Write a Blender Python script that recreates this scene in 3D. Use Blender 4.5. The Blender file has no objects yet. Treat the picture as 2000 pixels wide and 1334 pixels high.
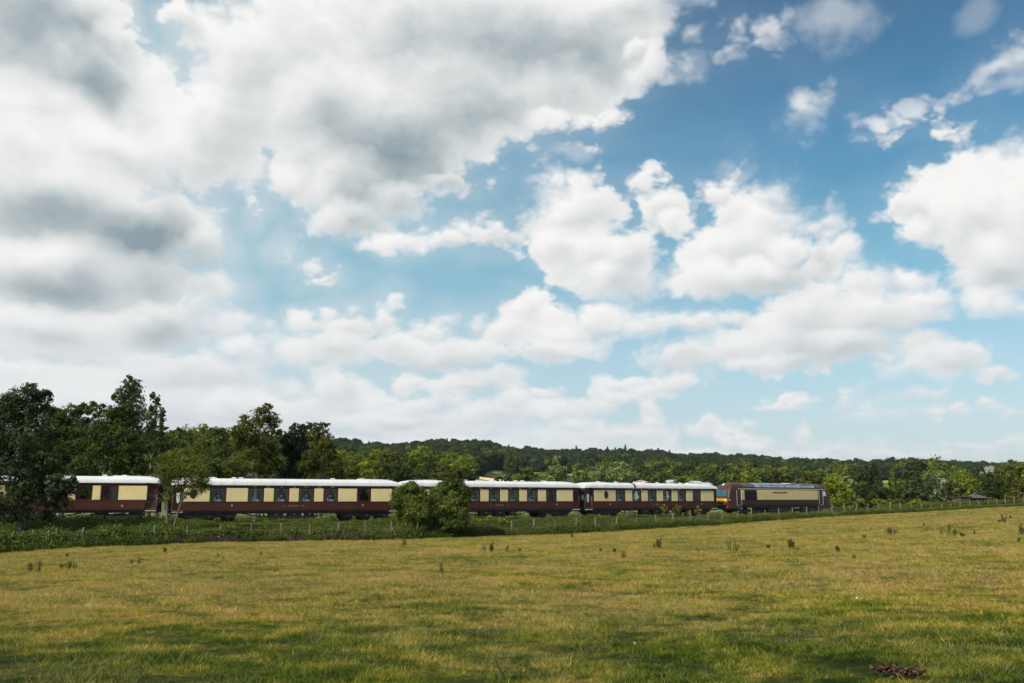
import bpy, bmesh, math, random
import numpy as np
from mathutils import Vector, Matrix, Euler
R = math.radians
rng = np.random.default_rng(7)
random.seed(7)
SC = bpy.context.scene
COL = SC.collection

# ------------------------------------------------------------------ camera
PITCH = math.atan(308/1700.0)
EYE = Vector((0.0, 0.0, 1.8))
cam_d = bpy.data.cameras.new('camera'); cam_d.lens = 36*1700/2000.0; cam_d.sensor_width = 36
cam_d.clip_start = 0.1; cam_d.clip_end = 9000
cam = bpy.data.objects.new('camera', cam_d); COL.objects.link(cam)
cam.location = EYE; cam.rotation_euler = (math.pi/2+PITCH, 0, 0)
SC.camera = cam

def ray(px, py):
    """photo pixel (2000 wide) -> world direction"""
    x = (px-1000)/1700.0; y = -(py-667)/1700.0
    c, s = math.cos(PITCH), math.sin(PITCH)
    return Vector((x, c - y*s, s + y*c))
def at(px, py, Y):
    d = ray(px, py); return EYE + d*(Y/d.y)
def azel(px, py):
    d = ray(px, py).normalized()
    return math.atan2(d.x, d.y), math.asin(d.z)
def proj(p):
    v = Vector(p)-EYE; c, s = math.cos(PITCH), math.sin(PITCH)
    zc = v.y*c+v.z*s; yc = -v.y*s+v.z*c
    return 1000+1700*v.x/zc, 667-1700*yc/zc

# ------------------------------------------------------------------ sun, sky, clouds
SUN_EL = R(44); SUN_AZ = R(-131)         # azimuth clockwise from +Y (view direction)
SUN = Vector((math.sin(SUN_AZ)*math.cos(SUN_EL), math.cos(SUN_AZ)*math.cos(SUN_EL), math.sin(SUN_EL)))
sun_d = bpy.data.lights.new('sun', 'SUN'); sun_d.energy = 5.0; sun_d.angle = R(0.6); sun_d.color = (1.0, 0.93, 0.80)
sun = bpy.data.objects.new('sun', sun_d); COL.objects.link(sun)
sun.rotation_euler = SUN.to_track_quat('Z', 'Y').to_euler()
SC.view_settings.view_transform = 'Standard'; SC.view_settings.look = 'None'
SC.view_settings.exposure = 0.25; SC.view_settings.gamma = 1.0; SC.view_settings.use_curve_mapping = False

class NT:
    """tiny node-tree helper"""
    def __init__(s, tree): s.t = tree; s.n = tree.nodes; s.l = tree.links
    def put(s, sock, v):
        if isinstance(v, bpy.types.NodeSocket): s.l.new(v, sock)
        else:
            try: sock.default_value = v
            except Exception:
                sock.default_value = tuple(v)+(1.0,) if hasattr(v, '__len__') else (v, v, v)
    def node(s, typ, ins=None, **kw):
        nd = s.n.new(typ)
        for k, v in kw.items(): setattr(nd, k, v)
        for k, v in (ins or {}).items(): s.put(nd.inputs[k], v)
        return nd
    def m(s, op, a, b=0.0, c=0.0, clamp=False):
        nd = s.n.new('ShaderNodeMath'); nd.operation = op; nd.use_clamp = clamp
        s.put(nd.inputs[0], a)
        if len(nd.inputs) > 1: s.put(nd.inputs[1], b)
        if len(nd.inputs) > 2: s.put(nd.inputs[2], c)
        return nd.outputs[0]
    def v(s, op, a, b=None, c=None, out=0):
        nd = s.n.new('ShaderNodeVectorMath'); nd.operation = op
        s.put(nd.inputs[0], a)
        if b is not None: s.put(nd.inputs['Scale'] if op == 'SCALE' else nd.inputs[1], b)
        if c is not None: s.put(nd.inputs[2], c)
        return nd.outputs['Value'] if op in ('LENGTH', 'DOT_PRODUCT', 'DISTANCE') else nd.outputs['Vector']
    def ss(s, x, lo, hi, a=0.0, b=1.0, mode='SMOOTHSTEP'):
        nd = s.n.new('ShaderNodeMapRange'); nd.interpolation_type = mode
        for k, val in zip(('Value', 'From Min', 'From Max', 'To Min', 'To Max'), (x, lo, hi, a, b)): s.put(nd.inputs[k], val)
        return nd.outputs[0]
    def noise(s, vec, scale, detail=4.0, rough=0.55, dist=0.0, out='Fac', dim='3D', **kw):
        nd = s.node('ShaderNodeTexNoise', {'Vector': vec, 'Scale': scale, 'Detail': detail, 'Roughness': rough, 'Distortion': dist}, noise_dimensions=dim, **kw)
        return nd.outputs[out]
    def mix(s, f, a, b, blend='MIX'):
        nd = s.n.new('ShaderNodeMix'); nd.data_type = 'RGBA'; nd.blend_type = blend
        s.put(nd.inputs[0], f); s.put(nd.inputs[6], a); s.put(nd.inputs[7], b)
        return nd.outputs[2]
    def ramp(s, f, stops, interp='LINEAR'):
        nd = s.n.new('ShaderNodeValToRGB'); cr = nd.color_ramp; cr.interpolation = interp
        while len(cr.elements) < len(stops): cr.elements.new(0.5)
        for e, (p, c) in zip(cr.elements, stops): e.position = p; e.color = tuple(c)+(1.0,) if len(c) == 3 else c
        s.put(nd.inputs[0], f); return nd.outputs[0]

W = bpy.data.worlds.new('World'); SC.world = W; W.use_nodes = True
nt = W.node_tree; nt.nodes.clear(); N = NT(nt)
dirv = N.node('ShaderNodeTexCoord').outputs['Generated']
dn = N.v('NORMALIZE', dirv)
sep = N.node('ShaderNodeSeparateXYZ', {0: dn})
az = N.m('ARCTAN2', sep.outputs[0], sep.outputs[1]); el = N.m('ARCSINE', sep.outputs[2])
P0 = N.node('ShaderNodeCombineXYZ', {0: az, 1: el, 2: 0.0}).outputs[0]

# cumulus banks seen from the field: centre, half width, half height (photo pixels), crispness
CLOUDS = [
 # top-left grey bank and its neighbours
 (60,60,230,180),(180,150,140,100),(60,230,160,90),(190,50,90,70),(20,320,190,90),(245,85,50,45),
 (330,160,52,46),(310,230,100,80),(220,310,170,80),(400,290,130,90),(450,215,110,90),
 (430,60,95,62),(370,35,45,40),(500,110,120,110),(640,60,180,130),(800,80,240,190),(1000,60,250,165),(1150,60,170,140),(1250,0,110,60),(1340,-20,60,30),
 (640,240,140,140),(760,260,170,150),(900,200,200,110),(1090,180,110,80),(1070,245,55,28),(1170,225,50,25),(1270,128,52,44),(1235,100,30,24),
 (600,320,85,80),(560,350,50,40),(680,370,110,80),(700,430,75,42),(770,395,55,42),(875,352,58,24),(640,440,50,24),
 # left dark mass
 (100,400,220,110),(250,450,180,100),(120,540,220,90),(340,420,85,62),(400,480,50,62),(300,560,110,70),(415,565,52,42),(395,610,50,32),
 (100,650,230,60),(300,650,120,55),(440,640,60,35),(60,740,260,55),(330,740,220,60),(520,642,24,12),(480,690,60,30),
 # wisps
 (560,490,28,16),(590,515,26,16),(630,540,26,8),(490,400,12,16),(500,425,16,10),(1090,290,30,8),(1140,285,24,8),
 # middle band upper
 (770,478,66,30),(815,455,22,18),(870,478,55,26),(905,455,26,18),(960,455,75,34),(1060,420,50,36),(1080,365,40,26),(1130,370,50,32),(1130,420,105,55),(1150,490,105,60),(1080,470,60,45),(1200,545,90,48),(1230,490,60,50),
 (1290,400,62,50),(1255,360,36,26),(1320,430,40,30),(1440,410,62,50),(1400,375,30,26),(1500,430,80,50),(1520,385,30,30),(1590,438,48,22),(1430,490,125,60),(1400,540,110,42),(1500,540,90,36),(1545,490,50,40),
 (1437,322,12,18),(1420,345,14,14),
 # band through the middle
 (590,640,45,34),(640,615,32,22),(680,650,70,40),(690,612,30,20),(760,630,38,40),(775,600,24,26),(650,690,110,38),(560,690,55,34),(800,685,90,38),(850,645,50,32),(880,622,26,16),(925,632,36,20),(900,690,110,36),
 (1045,592,52,38),(1010,610,36,34),(1000,645,60,40),(1090,625,60,40),(1100,660,90,40),(1190,622,62,34),(1080,690,110,30),(1270,628,90,24),(1350,622,90,22),(1420,612,50,20),
 (1340,690,90,34),(1300,690,50,22),(1440,675,110,42),(1560,650,125,62),(1600,600,105,52),(1625,510,58,44),(1600,490,36,24),(1680,560,60,50),(1700,610,105,50),(1790,590,62,36),(1760,545,50,24),(1830,580,30,24),(1660,670,90,36),(1500,712,120,20),
 (1270,700,22,12),(1790,672,55,30),(1830,700,100,38),(1890,680,40,24),(1940,722,42,16),(1760,720,50,22),(1730,700,30,14),
 # right cumulus
 (1885,325,52,42),(1920,340,60,50),(1840,370,60,45),(1830,420,95,65),(1930,420,120,120),(1765,405,50,32),(1735,410,30,20),(1950,520,100,76),(1930,580,70,30),(2030,400,90,130),(2000,590,60,22),(1790,450,50,30),
 # small ones upper right
 (1460,62,26,33),(1490,85,42,22),(1515,60,32,25),(1532,75,19,25),(1435,105,32,16),(1345,130,22,17),(1360,80,14,12),(1585,215,39,33),(1610,195,39,22),(1632,190,19,22),(1720,262,32,27),(1760,245,46,22),(1800,222,42,22),(1835,215,29,22),(1850,250,46,14),
 (1960,132,46,30),(1995,110,42,35),(1930,160,36,17),(1905,175,29,14),
 # low banks near the horizon
 (560,805,160,53),(700,775,76,35),(640,740,41,24),(655,760,49,26),(750,790,62,28),(770,810,70,22),(790,755,28,26),(820,745,24,17),(900,755,76,24),(960,738,76,22),(830,835,192,35),(1000,800,108,26),(1010,785,34,22),
 (1100,810,76,26),(1190,755,37,28),(1170,770,34,22),(1240,745,66,22),(1280,760,56,17),(1330,745,58,17),(1375,748,22,11),(1160,795,62,20),(1272,805,26,22),(1278,825,20,15),(1150,850,171,26),(1375,835,30,15),(1388,820,18,16),(1450,858,56,15),(1420,845,24,11),
 (1510,792,51,13),(1535,778,26,13),(1560,788,32,12),(1650,792,30,16),(1662,780,18,12),(1695,800,28,13),(1664,765,17,8),(1655,820,32,9),(1690,812,30,8),(1785,772,47,12),(1830,768,24,9),(1865,798,22,11),(1780,800,51,9),(1830,800,30,9),(1833,820,22,6),(1560,842,10,14),(1458,828,14,9),
 (1975,808,18,8),(1918,783,15,8),(1750,885,202,9),(1900,862,118,10),(1600,882,129,9),(1470,870,56,12),(1300,890,213,15),(950,875,276,24),(700,870,318,28),
 (400,830,276,68),(150,800,276,68),
 (720,830,80,26),(820,800,60,24),(880,785,46,20),(930,810,70,22),(1060,775,40,16),(1120,835,60,14),(1210,775,46,16),(1225,850,50,12),(600,700,60,24),(560,760,50,24),(480,800,60,30),
]
GREYS = [(110,90,210,120,.62),(200,170,110,60,.5),(60,20,90,60,.3),(20,300,100,50,.18),(150,420,200,60,.7),(300,500,150,80,.85),(110,560,200,50,.75),(330,650,100,36,.75),(330,390,50,36,.45),(90,640,120,28,.5),(390,520,40,50,.3),
 (650,205,90,60,.55),(560,250,60,50,.18),(770,300,170,90,.50),(735,400,80,60,.52),(690,440,60,30,.5),(980,110,200,110,.42),(1120,110,90,100,.40),(880,352,60,28,.55),(960,230,120,50,.35),(820,160,140,60,.15),
 (1480,570,110,34,.5),(1560,550,50,34,.5),(1640,695,140,34,.62),(1770,645,110,30,.5),(1550,715,130,18,.4),(1980,530,90,50,.5),(1900,500,60,40,.2),(890,722,110,20,.55),(1080,700,90,20,.45),(1110,730,90,12,.35),(1240,795,50,14,.45),(1880,710,60,14,.35),
 (1240,520,70,60,.22),(1180,430,60,40,.18),(1380,600,60,14,.2),(420,620,50,24,.35),(780,826,56,8,.45),(560,730,120,20,.35),(640,690,70,18,.22),(1040,640,30,40,.15),(1190,655,50,12,.4),(1340,715,70,10,.3),(1530,800,40,5,.25),(1660,806,30,5,.25),(480,750,80,16,.3),(150,700,200,14,.35),(1620,520,20,20,.2),(940,765,50,8,.35),(1330,760,50,6,.3),(640,790,40,14,.2),(720,850,80,8,.3),(830,822,60,8,.35),(930,830,60,8,.3),(480,830,60,10,.25),(700,730,80,12,.3),(1150,550,80,30,.2),(1450,640,80,20,.12),(1840,500,70,20,.2),(540,300,60,30,.15)]

def pxblob(b):
    cx, cy, rx, ry = b[:4]
    a0, e0 = azel(cx, cy)
    ra = abs(azel(cx+rx, cy)[0]-azel(cx-rx, cy)[0])/2; re = abs(azel(cx, cy+ry)[1]-azel(cx, cy-ry)[1])/2
    return a0, e0, ra, re

P_IN = None
def cloud_field(N, P):
    """union of all the puffs, and how high on its own puff each direction lies (tops lit, undersides grey)"""
    acc = None; shade = None
    for k, b in enumerate(CLOUDS):
        if k and k % 20 == 0:                      # evaluate in short runs (the renderer's node stack is small)
            P = N.v('ADD', P, N.v('SCALE', (1e-9, 0, 0), N.m('ADD', acc, shade)))
        a0, e0, ra, re = pxblob(b); rr = min(ra, re*1.3)
        q = N.v('MULTIPLY_ADD', P, (1/ra, 1/re, 0), (-a0/ra, -e0/re, 0))
        c = N.m('MULTIPLY_ADD', N.v('LENGTH', q), -rr, rr)
        t = N.v('DOT_PRODUCT', q, (-0.30, 0.95, 0))
        if acc is None: acc, shade = c, N.m('MULTIPLY', t, 0.01)
        else:
            acc = N.m('SMOOTH_MAX', acc, c, 0.012)
            m_ = N.m('MULTIPLY_ADD', c, 1/(rr*0.55), 0.12, clamp=True)
            shade = N.m('MULTIPLY_ADD', N.m('SUBTRACT', t, shade), m_, shade)
    return acc, shade

# angular scale shrinks towards the horizon, as it does for real cloud decks
elc = N.m('MAXIMUM', el, 0.0)
# warp
wn = N.noise(dn, 9.0, 3.0, 0.6, out='Color')
w1 = N.v('SCALE', N.v('SUBTRACT', wn, (0.5, 0.5, 0.5)), 0.055)
wn2 = N.noise(dn, 26.0, 3.0, 0.5, out='Color')
w2 = N.v('SCALE', N.v('SUBTRACT', wn2, (0.5, 0.5, 0.5)), 0.034)
amp = N.ss(el, 0.02, 0.35, 0.45, 1.0, 'LINEAR')
ww = N.v('SCALE', N.v('ADD', w1, w2), amp)
P = N.v('ADD', P0, ww)
cg = bpy.data.node_groups.new('cloud_field', 'ShaderNodeTree')
cg.interface.new_socket('P', in_out='INPUT', socket_type='NodeSocketVector')
for nm in ('F', 'puff'): cg.interface.new_socket(nm, in_out='OUTPUT', socket_type='NodeSocketFloat')
G = NT(cg); gi = G.n.new('NodeGroupInput'); go = G.n.new('NodeGroupOutput')
f_, p_ = cloud_field(G, gi.outputs[0]); G.l.new(f_, go.inputs[0]); G.l.new(p_, go.inputs[1])
gn_ = N.n.new('ShaderNodeGroup'); gn_.node_tree = cg; N.put(gn_.inputs[0], P); F0, puff = gn_.outputs[0], gn_.outputs[1]
# a general broken cloud deck for the parts of the sky outside the view
deck = N.m('MULTIPLY', N.m('SUBTRACT', N.noise(dn, 3.2, 5.0, 0.55), 0.53), 0.35)
outside = N.m('MAXIMUM', N.ss(N.m('ABSOLUTE', az), 0.60, 0.78), N.ss(el, 0.56, 0.70))
F0 = N.m('MULTIPLY_ADD', N.m('SUBTRACT', deck, F0), outside, F0)
puff = N.m('MULTIPLY_ADD', N.m('SUBTRACT', N.m('MULTIPLY_ADD', N.noise(dn, 4.0, 3.0), 3.0, -1.4), puff), outside, puff)
# billows: crisp small-scale relief
mapv = N.v('MULTIPLY', dn, (1, 1, 1.5))
vor = N.node('ShaderNodeTexVoronoi', {'Vector': N.v('ADD', mapv, N.v('SCALE', wn2, 0.04)), 'Scale': 21.0, 'Detail': 2.0, 'Roughness': 0.55, 'Lacunarity': 2.3}, feature='F1', normalize=True).outputs['Distance']
bil = N.m('SUBTRACT', 0.42, vor)
fine = N.m('SUBTRACT', N.noise(mapv, 55.0, 4.0, 0.55), 0.5)
amp2 = N.ss(el, 0.0, 0.4, 0.35, 1.0, 'LINEAR')
det0 = N.m('ADD', N.m('MULTIPLY', bil, 1.0), N.m('MULTIPLY', fine, 0.75))
det = N.m('MULTIPLY', N.m('ADD', N.m('MULTIPLY', bil, 0.075), N.m('MULTIPLY', fine, 0.020)), amp2)
H = N.m('SUBTRACT', N.m('ADD', F0, det), N.m('MULTIPLY', amp2, 0.0105))

# shade: undersides (more cloud above than here) and thick cores go grey
under = N.m('MULTIPLY', puff, -0.05)
relief = N.m('MULTIPLY', N.m('SUBTRACT', 0.02, det), 0.0)
# sunlit tops end crisply, undersides thin out softly
soft = N.m('MULTIPLY', N.m('ADD', N.ss(N.noise(dn, 6.0, 2.0), 0.38, 0.68, 0.008, 0.026), N.ss(under, 0.0, 0.05, 0.0, 0.012)), N.ss(el, 0.0, 0.35, 0.62, 1.0, 'LINEAR'))
cov = N.ss(H, N.m('MULTIPLY', soft, -0.8), soft)
cov = N.m('MAXIMUM', cov, N.m('MULTIPLY', N.ss(N.m('MULTIPLY_ADD', N.m('SUBTRACT', N.noise(dn, 16.0, 4.0, 0.6), 0.5), 0.05, F0), -0.035, 0.015), N.ss(az, -0.5, 0.2, 0.55, 0.10)))
cov = N.m('MULTIPLY', cov, N.m('SUBTRACT', 1.0, N.m('MULTIPLY', N.m('MULTIPLY', N.ss(az, 0.10, 0.24), N.ss(el, 0.36, 0.42)), N.ss(F0, 0.030, 0.0, 0.0, 0.55))))
for b, k_ in (((1635, 40, 95, 75), 0.42), ((1110, 300, 70, 26), 0.35), ((1430, 335, 50, 36), 0.35), ((1900, 30, 60, 50), 0.22), ((1340, 130, 60, 30), 0.25), ((545, 480, 60, 50), 0.4), ((640, 545, 50, 20), 0.35)):
    a0, e0, ra, re = pxblob(b)
    q = N.v('LENGTH', N.v('MULTIPLY_ADD', P, (1/ra, 1/re, 0), (-a0/ra, -e0/re, 0)))
    cov = N.m('MAXIMUM', cov, N.ss(N.m('MULTIPLY_ADD', N.noise(dn, 30.0, 4.0, 0.6), 1.1, q), 0.75, 1.7, k_, 0.0))
PG = N.v('ADD', P0, N.v('SCALE', w1, 0.8))
gacc = None
for k, b in enumerate(GREYS):
    if k and k % 20 == 0: PG = N.v('ADD', PG, N.v('SCALE', (1e-9, 0, 0), gacc))
    a0, e0, ra, re = pxblob(b)
    q = N.v('LENGTH', N.v('MULTIPLY_ADD', PG, (1/ra, 1/re, 0), (-a0/ra, -e0/re, 0)))
    v_ = N.ss(q, 0.0, 1.45, b[4]*0.95, 0.0)
    gacc = v_ if gacc is None else N.m('SUBTRACT', N.m('ADD', gacc, v_), N.m('MULTIPLY', gacc, v_))
grey = N.m('MULTIPLY_ADD', N.ss(puff, 0.75, -0.80), 0.64, gacc)
grey = N.m('MULTIPLY_ADD', grey, 0.86, -0.05)
grey = N.m('MULTIPLY_ADD', N.ss(F0, 0.03, 0.16), 0.20, grey)
grey = N.m('MULTIPLY_ADD', N.m('SUBTRACT', N.noise(dn, 8.0, 5.0, 0.55), 0.5), 0.60, grey)
grey = N.m('ADD', 0.10, N.m('SUBTRACT', grey, N.m('MULTIPLY', det0, 0.32)))
grey = N.m('MULTIPLY', grey, N.ss(H, 0.0, 0.05, 0.5, 1.0), clamp=True)
ccol = N.ramp(grey, [(0.0, (0.96, 0.95, 0.93)), (0.25, (0.79, 0.80, 0.80)), (0.55, (0.56, 0.61, 0.62)), (1.0, (0.27, 0.345, 0.39))])

sky = N.node('ShaderNodeTexSky', sky_type='NISHITA', sun_disc=False, sun_elevation=SUN_EL, sun_rotation=SUN_AZ, altitude=0.0, air_density=1.0, dust_density=1.2, ozone_density=2.0)
skyc = N.mix(1.0, sky.outputs[0], N.ramp(N.m('DIVIDE', el, 0.7), [(0.0,(1.0,0.98,1.0)),(0.2,(0.82,1.08,1.02)),(0.38,(0.60,1.06,0.98)),(0.56,(0.35,0.83,0.92)),(0.74,(0.16,0.52,0.70)),(1.0,(0.12,0.46,0.66))]), 'MULTIPLY')
# haze veil low on the sky
veil = N.ss(el, 0.0, 0.30, 0.50, 0.0)
# thin high cloud, thickest towards the left of the view
thin = N.m('MULTIPLY', N.ss(az, -0.7, 0.50, 0.80, 0.12), N.ss(N.noise(N.v('MULTIPLY', dn, (1, 1, 2.2)), 5.0, 4.0, 0.6), 0.25, 0.75, 0.6, 1.0))
thin = N.m('MULTIPLY', thin, N.ss(N.m('ABSOLUTE', az), 1.0, 1.6, 1.0, 0.5))
bg_sky = N.node('ShaderNodeBackground', {0: skyc, 1: 0.105})
bg_cloud = N.node('ShaderNodeBackground', {0: ccol, 1: 0.84})
bg_veil = N.node('ShaderNodeBackground', {0: (0.62, 0.68, 0.735, 1), 1: 0.84})
bg_thin = N.node('ShaderNodeBackground', {0: (0.50, 0.72, 0.78, 1), 1: 0.84})
s0 = N.node('ShaderNodeMixShader', {0: thin, 1: bg_sky.outputs[0], 2: bg_thin.outputs[0]})
s1 = N.node('ShaderNodeMixShader', {0: cov, 1: s0.outputs[0], 2: bg_cloud.outputs[0]})
s2 = N.node('ShaderNodeMixShader', {0: veil, 1: s1.outputs[0], 2: bg_veil.outputs[0]})
out = N.node('ShaderNodeOutputWorld', {0: s2.outputs[0]})
SC.cycles.use_denoising = True; SC.cycles.denoising_prefilter = 'ACCURATE'; SC.cycles.denoising_input_passes = 'RGB_ALBEDO_NORMAL'
SC.cycles.use_adaptive_sampling = True; SC.cycles.adaptive_threshold = 0.015; SC.cycles.adaptive_min_samples = 16; SC.cycles.max_bounces = 6; SC.cycles.diffuse_bounces = 3; SC.cycles.transmission_bounces = 4; SC.cycles.transparent_max_bounces = 12
SC.cycles.sample_clamp_indirect = 4.0
W.cycles.sampling_method = 'MANUAL'; W.cycles.sample_map_resolution = 512

# ================================================================== helpers
def tag(o, label=None, cat=None, group=None, kind=None):
    if label: o['label'] = label
    if cat: o['category'] = cat
    if group: o['group'] = group
    if kind: o['kind'] = kind
    return o
def link(name, data, parent=None, loc=None, rz=None):
    o = bpy.data.objects.new(name, data); COL.objects.link(o)
    if parent is not None: o.parent = parent
    if loc is not None: o.location = loc
    if rz is not None: o.rotation_euler = (0, 0, rz)
    return o
def thing(name, label, cat, loc=(0, 0, 0), rz=0.0, group=None):
    return tag(link(name, None, None, loc, rz), label, cat, group)
def copy_tree(o, parent=None):
    c = o.copy(); COL.objects.link(c); c.parent = parent
    for ch in KIDS(o): copy_tree(ch, c)
    return c
def KIDS(o): return [x for x in o.children]

class MB:
    """mesh builder: boxes, prisms, tubes, discs collected into one mesh"""
    def __init__(s): s.v = []; s.f = []; s.mi = []; s.m = 0; s.smooth = []
    def add(s, vs, fs, smooth=False):
        b = len(s.v); s.v += [tuple(p) for p in vs]
        for f in fs: s.f.append(tuple(i+b for i in f)); s.mi.append(s.m); s.smooth.append(smooth)
    def box(s, x0, x1, y0, y1, z0, z1):
        v = [(x, y, z) for z in (z0, z1) for y in (y0, y1) for x in (x0, x1)]
        s.add(v, [(0, 2, 3, 1), (4, 5, 7, 6), (0, 1, 5, 4), (2, 6, 7, 3), (0, 4, 6, 2), (1, 3, 7, 5)]); return s
    def prism(s, poly, axis, a, b):
        """poly = 2D points in the plane normal to axis ('x','y','z'), extruded from a to b"""
        def P(p, t): return {'x': (t, p[0], p[1]), 'y': (p[0], t, p[1]), 'z': (p[0], p[1], t)}[axis]
        n = len(poly); v = [P(p, a) for p in poly]+[P(p, b) for p in poly]
        f = [tuple(range(n)), tuple(reversed(range(n, 2*n)))]+[(i, i+n, (i+1) % n+n, (i+1) % n) for i in range(n)]
        s.add(v, f); return s
    def tube(s, pts, rad, n=6, caps=True):
        pts = [Vector(p) for p in pts]; rad = rad if hasattr(rad, '__len__') else [rad]*len(pts)
        vs = []; fs = []
        for i, p in enumerate(pts):
            d = (pts[min(i+1, len(pts)-1)]-pts[max(i-1, 0)]).normalized()
            a = d.orthogonal().normalized() if i == 0 else (a-d*a.dot(d)).normalized()
            b = d.cross(a)
            for k in range(n):
                t = 2*math.pi*k/n; vs.append(p+(a*math.cos(t)+b*math.sin(t))*rad[i])
        for i in range(len(pts)-1):
            for k in range(n): fs.append((i*n+k, i*n+(k+1) % n, (i+1)*n+(k+1) % n, (i+1)*n+k))
        s.add(vs, fs, True)
        if caps: s.add(vs[:n], [tuple(reversed(range(n)))]); s.add(vs[-n:], [tuple(range(n))])
        return s
    def mesh(s, name, mats):
        me = bpy.data.meshes.new(name); me.from_pydata(s.v, [], s.f)
        mats = mats if isinstance(mats, (list, tuple)) else [mats]
        for m in mats: me.materials.append(m)
        me.polygons.foreach_set('material_index', s.mi); me.polygons.foreach_set('use_smooth', s.smooth)
        me.update(); return me
    def obj(s, name, mats, parent=None, loc=None, rz=None): return link(name, s.mesh(name, mats), parent, loc, rz)

def soup(name, V, Fn, mat, tint=None, smooth=False):
    """fast mesh from numpy: V (n,3), faces (m,k) all with k corners"""
    me = bpy.data.meshes.new(name); V = np.ascontiguousarray(V, np.float32); Fn = np.ascontiguousarray(Fn, np.int32)
    m, k = Fn.shape
    me.vertices.add(len(V)); me.vertices.foreach_set('co', V.ravel())
    me.loops.add(m*k); me.loops.foreach_set('vertex_index', Fn.ravel())
    me.polygons.add(m); me.polygons.foreach_set('loop_start', np.arange(0, m*k, k, dtype=np.int32))
    if smooth: me.polygons.foreach_set('use_smooth', np.ones(m, bool))
    if tint is not None:
        a = me.attributes.new('tint', 'FLOAT', 'FACE'); a.data.foreach_set('value', np.asarray(tint, np.float32))
    me.materials.append(mat); me.update(calc_edges=True); return me

# ================================================================== materials
def mk(name, fn):
    m = bpy.data.materials.new(name); m.use_nodes = True; t = m.node_tree; t.nodes.clear(); n = NT(t)
    n.node('ShaderNodeOutputMaterial', {0: fn(n)}); return m
def bump(n, h, strength=0.3, dist=0.02):
    return n.node('ShaderNodeBump', {'Height': h, 'Strength': strength, 'Distance': dist}).outputs[0]
def pbr(n, col, rough=0.6, metal=0.0, spec=0.5, normal=None, coat=0.0):
    ins = {'Base Color': col, 'Roughness': rough, 'Metallic': metal, 'Specular IOR Level': spec, 'Coat Weight': coat}
    if normal is not None: ins['Normal'] = normal
    return n.node('ShaderNodeBsdfPrincipled', ins).outputs[0]
def pos(n): return n.node('ShaderNodeNewGeometry').outputs['Position']
def objp(n): return n.node('ShaderNodeTexCoord').outputs['Object']
def paint(name, col, rough=0.35, var=0.12, dirt=0.25, coat=0.0, metal=0.0):
    """coach paint: slight unevenness, grime gathering in streaks and at the foot"""
    def f(n):
        p = objp(n)
        a = n.noise(p, 1.3, 5.0, 0.6); b = n.noise(n.v('MULTIPLY', p, (6, 6, 0.7)), 2.0, 4.0, 0.6)
        c = n.mix(n.ss(a, 0.3, 0.7, 0.0, 1.0), tuple(x*(1-var) for x in col), tuple(min(1, x*(1+var)) for x in col))
        c = n.mix(n.m('MULTIPLY', n.ss(b, 0.52, 0.78), dirt), c, (0.10, 0.085, 0.065))
        return pbr(n, c, n.ss(a, 0.2, 0.8, rough-0.08, rough+0.12), metal, 0.35, None, coat)
    return mk(name, f)
M = {}
M['maroon'] = paint('umber_paint', (0.062, 0.0175, 0.0095), 0.5, 0.10, 0.15, 0.0)
M['maroon2'] = paint('locomotive_maroon_paint', (0.058, 0.017, 0.013), 0.42, 0.10, 0.2, 0.1)
M['brown'] = paint('dark_umber_paint', (0.030, 0.012, 0.008), 0.4, 0.1, 0.3)
M['cream'] = paint('cream_paint', (0.82, 0.66, 0.33), 0.38, 0.05, 0.10, 0.1)
M['roof'] = paint('white_roof_paint', (0.56, 0.57, 0.58), 0.5, 0.06, 0.40)
M['roofgrey'] = paint('grey_roof_seam', (0.42, 0.43, 0.44), 0.6, 0.1, 0.2)
M['black'] = paint('black_underframe', (0.018, 0.018, 0.019), 0.6, 0.3, 0.5)
M['dark'] = paint('dark_interior', (0.035, 0.028, 0.022), 0.7, 0.2, 0.2)
M['wood'] = paint('varnished_interior_wood', (0.12, 0.055, 0.022), 0.4, 0.2, 0.1)
M['steel'] = mk('worn_steel', lambda n: pbr(n, n.ramp(n.noise(objp(n), 9.0, 5.0), [(0.3, (0.22, 0.19, 0.17)), (0.7, (0.5, 0.48, 0.46))]), 0.35, 0.9))
M['chrome'] = mk('polished_metal', lambda n: pbr(n, (0.7, 0.68, 0.62), 0.25, 1.0))
M['whitepaint'] = mk('white_paint', lambda n: pbr(n, n.mix(n.noise(objp(n), 5.0, 3.0), (0.66, 0.65, 0.62), (0.84, 0.83, 0.8)), 0.4))
M['gold'] = mk('gold_leaf', lambda n: pbr(n, n.mix(n.noise(objp(n), 12.0, 2.0), (0.72, 0.44, 0.14), (0.85, 0.58, 0.25)), 0.35, 0.2))
M['goldred'] = mk('gold_shaded_red', lambda n: pbr(n, n.mix(n.ss(n.noise(objp(n), 7.0, 2.0), 0.4, 0.6), (0.85, 0.26, 0.08), (0.90, 0.52, 0.18)), 0.4))
M['yellow'] = paint('warning_yellow_paint', (0.52, 0.24, 0.008), 0.4, 0.08, 0.25)
M['red'] = paint('red_lamp', (0.65, 0.06, 0.02), 0.35, 0.1, 0.1)
M['silver'] = paint('silver_grey_roof_panel', (0.34, 0.38, 0.40), 0.38, 0.12, 0.3, 0.0, 0.5)
M['sootroof'] = paint('sooty_roof_panel', (0.075, 0.065, 0.062), 0.5, 0.3, 0.4)
M['lettering'] = mk('dark_brown_lettering', lambda n: pbr(n, (0.045, 0.022, 0.012), 0.5))
M['cloth'] = mk('white_table_linen', lambda n: pbr(n, n.mix(n.noise(objp(n), 6.0, 3.0), (0.74, 0.78, 0.8), (0.86, 0.88, 0.88)), 0.8))
M['shade'] = mk('pale_lampshade', lambda n: pbr(n, (0.72, 0.74, 0.70), 0.7))
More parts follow.
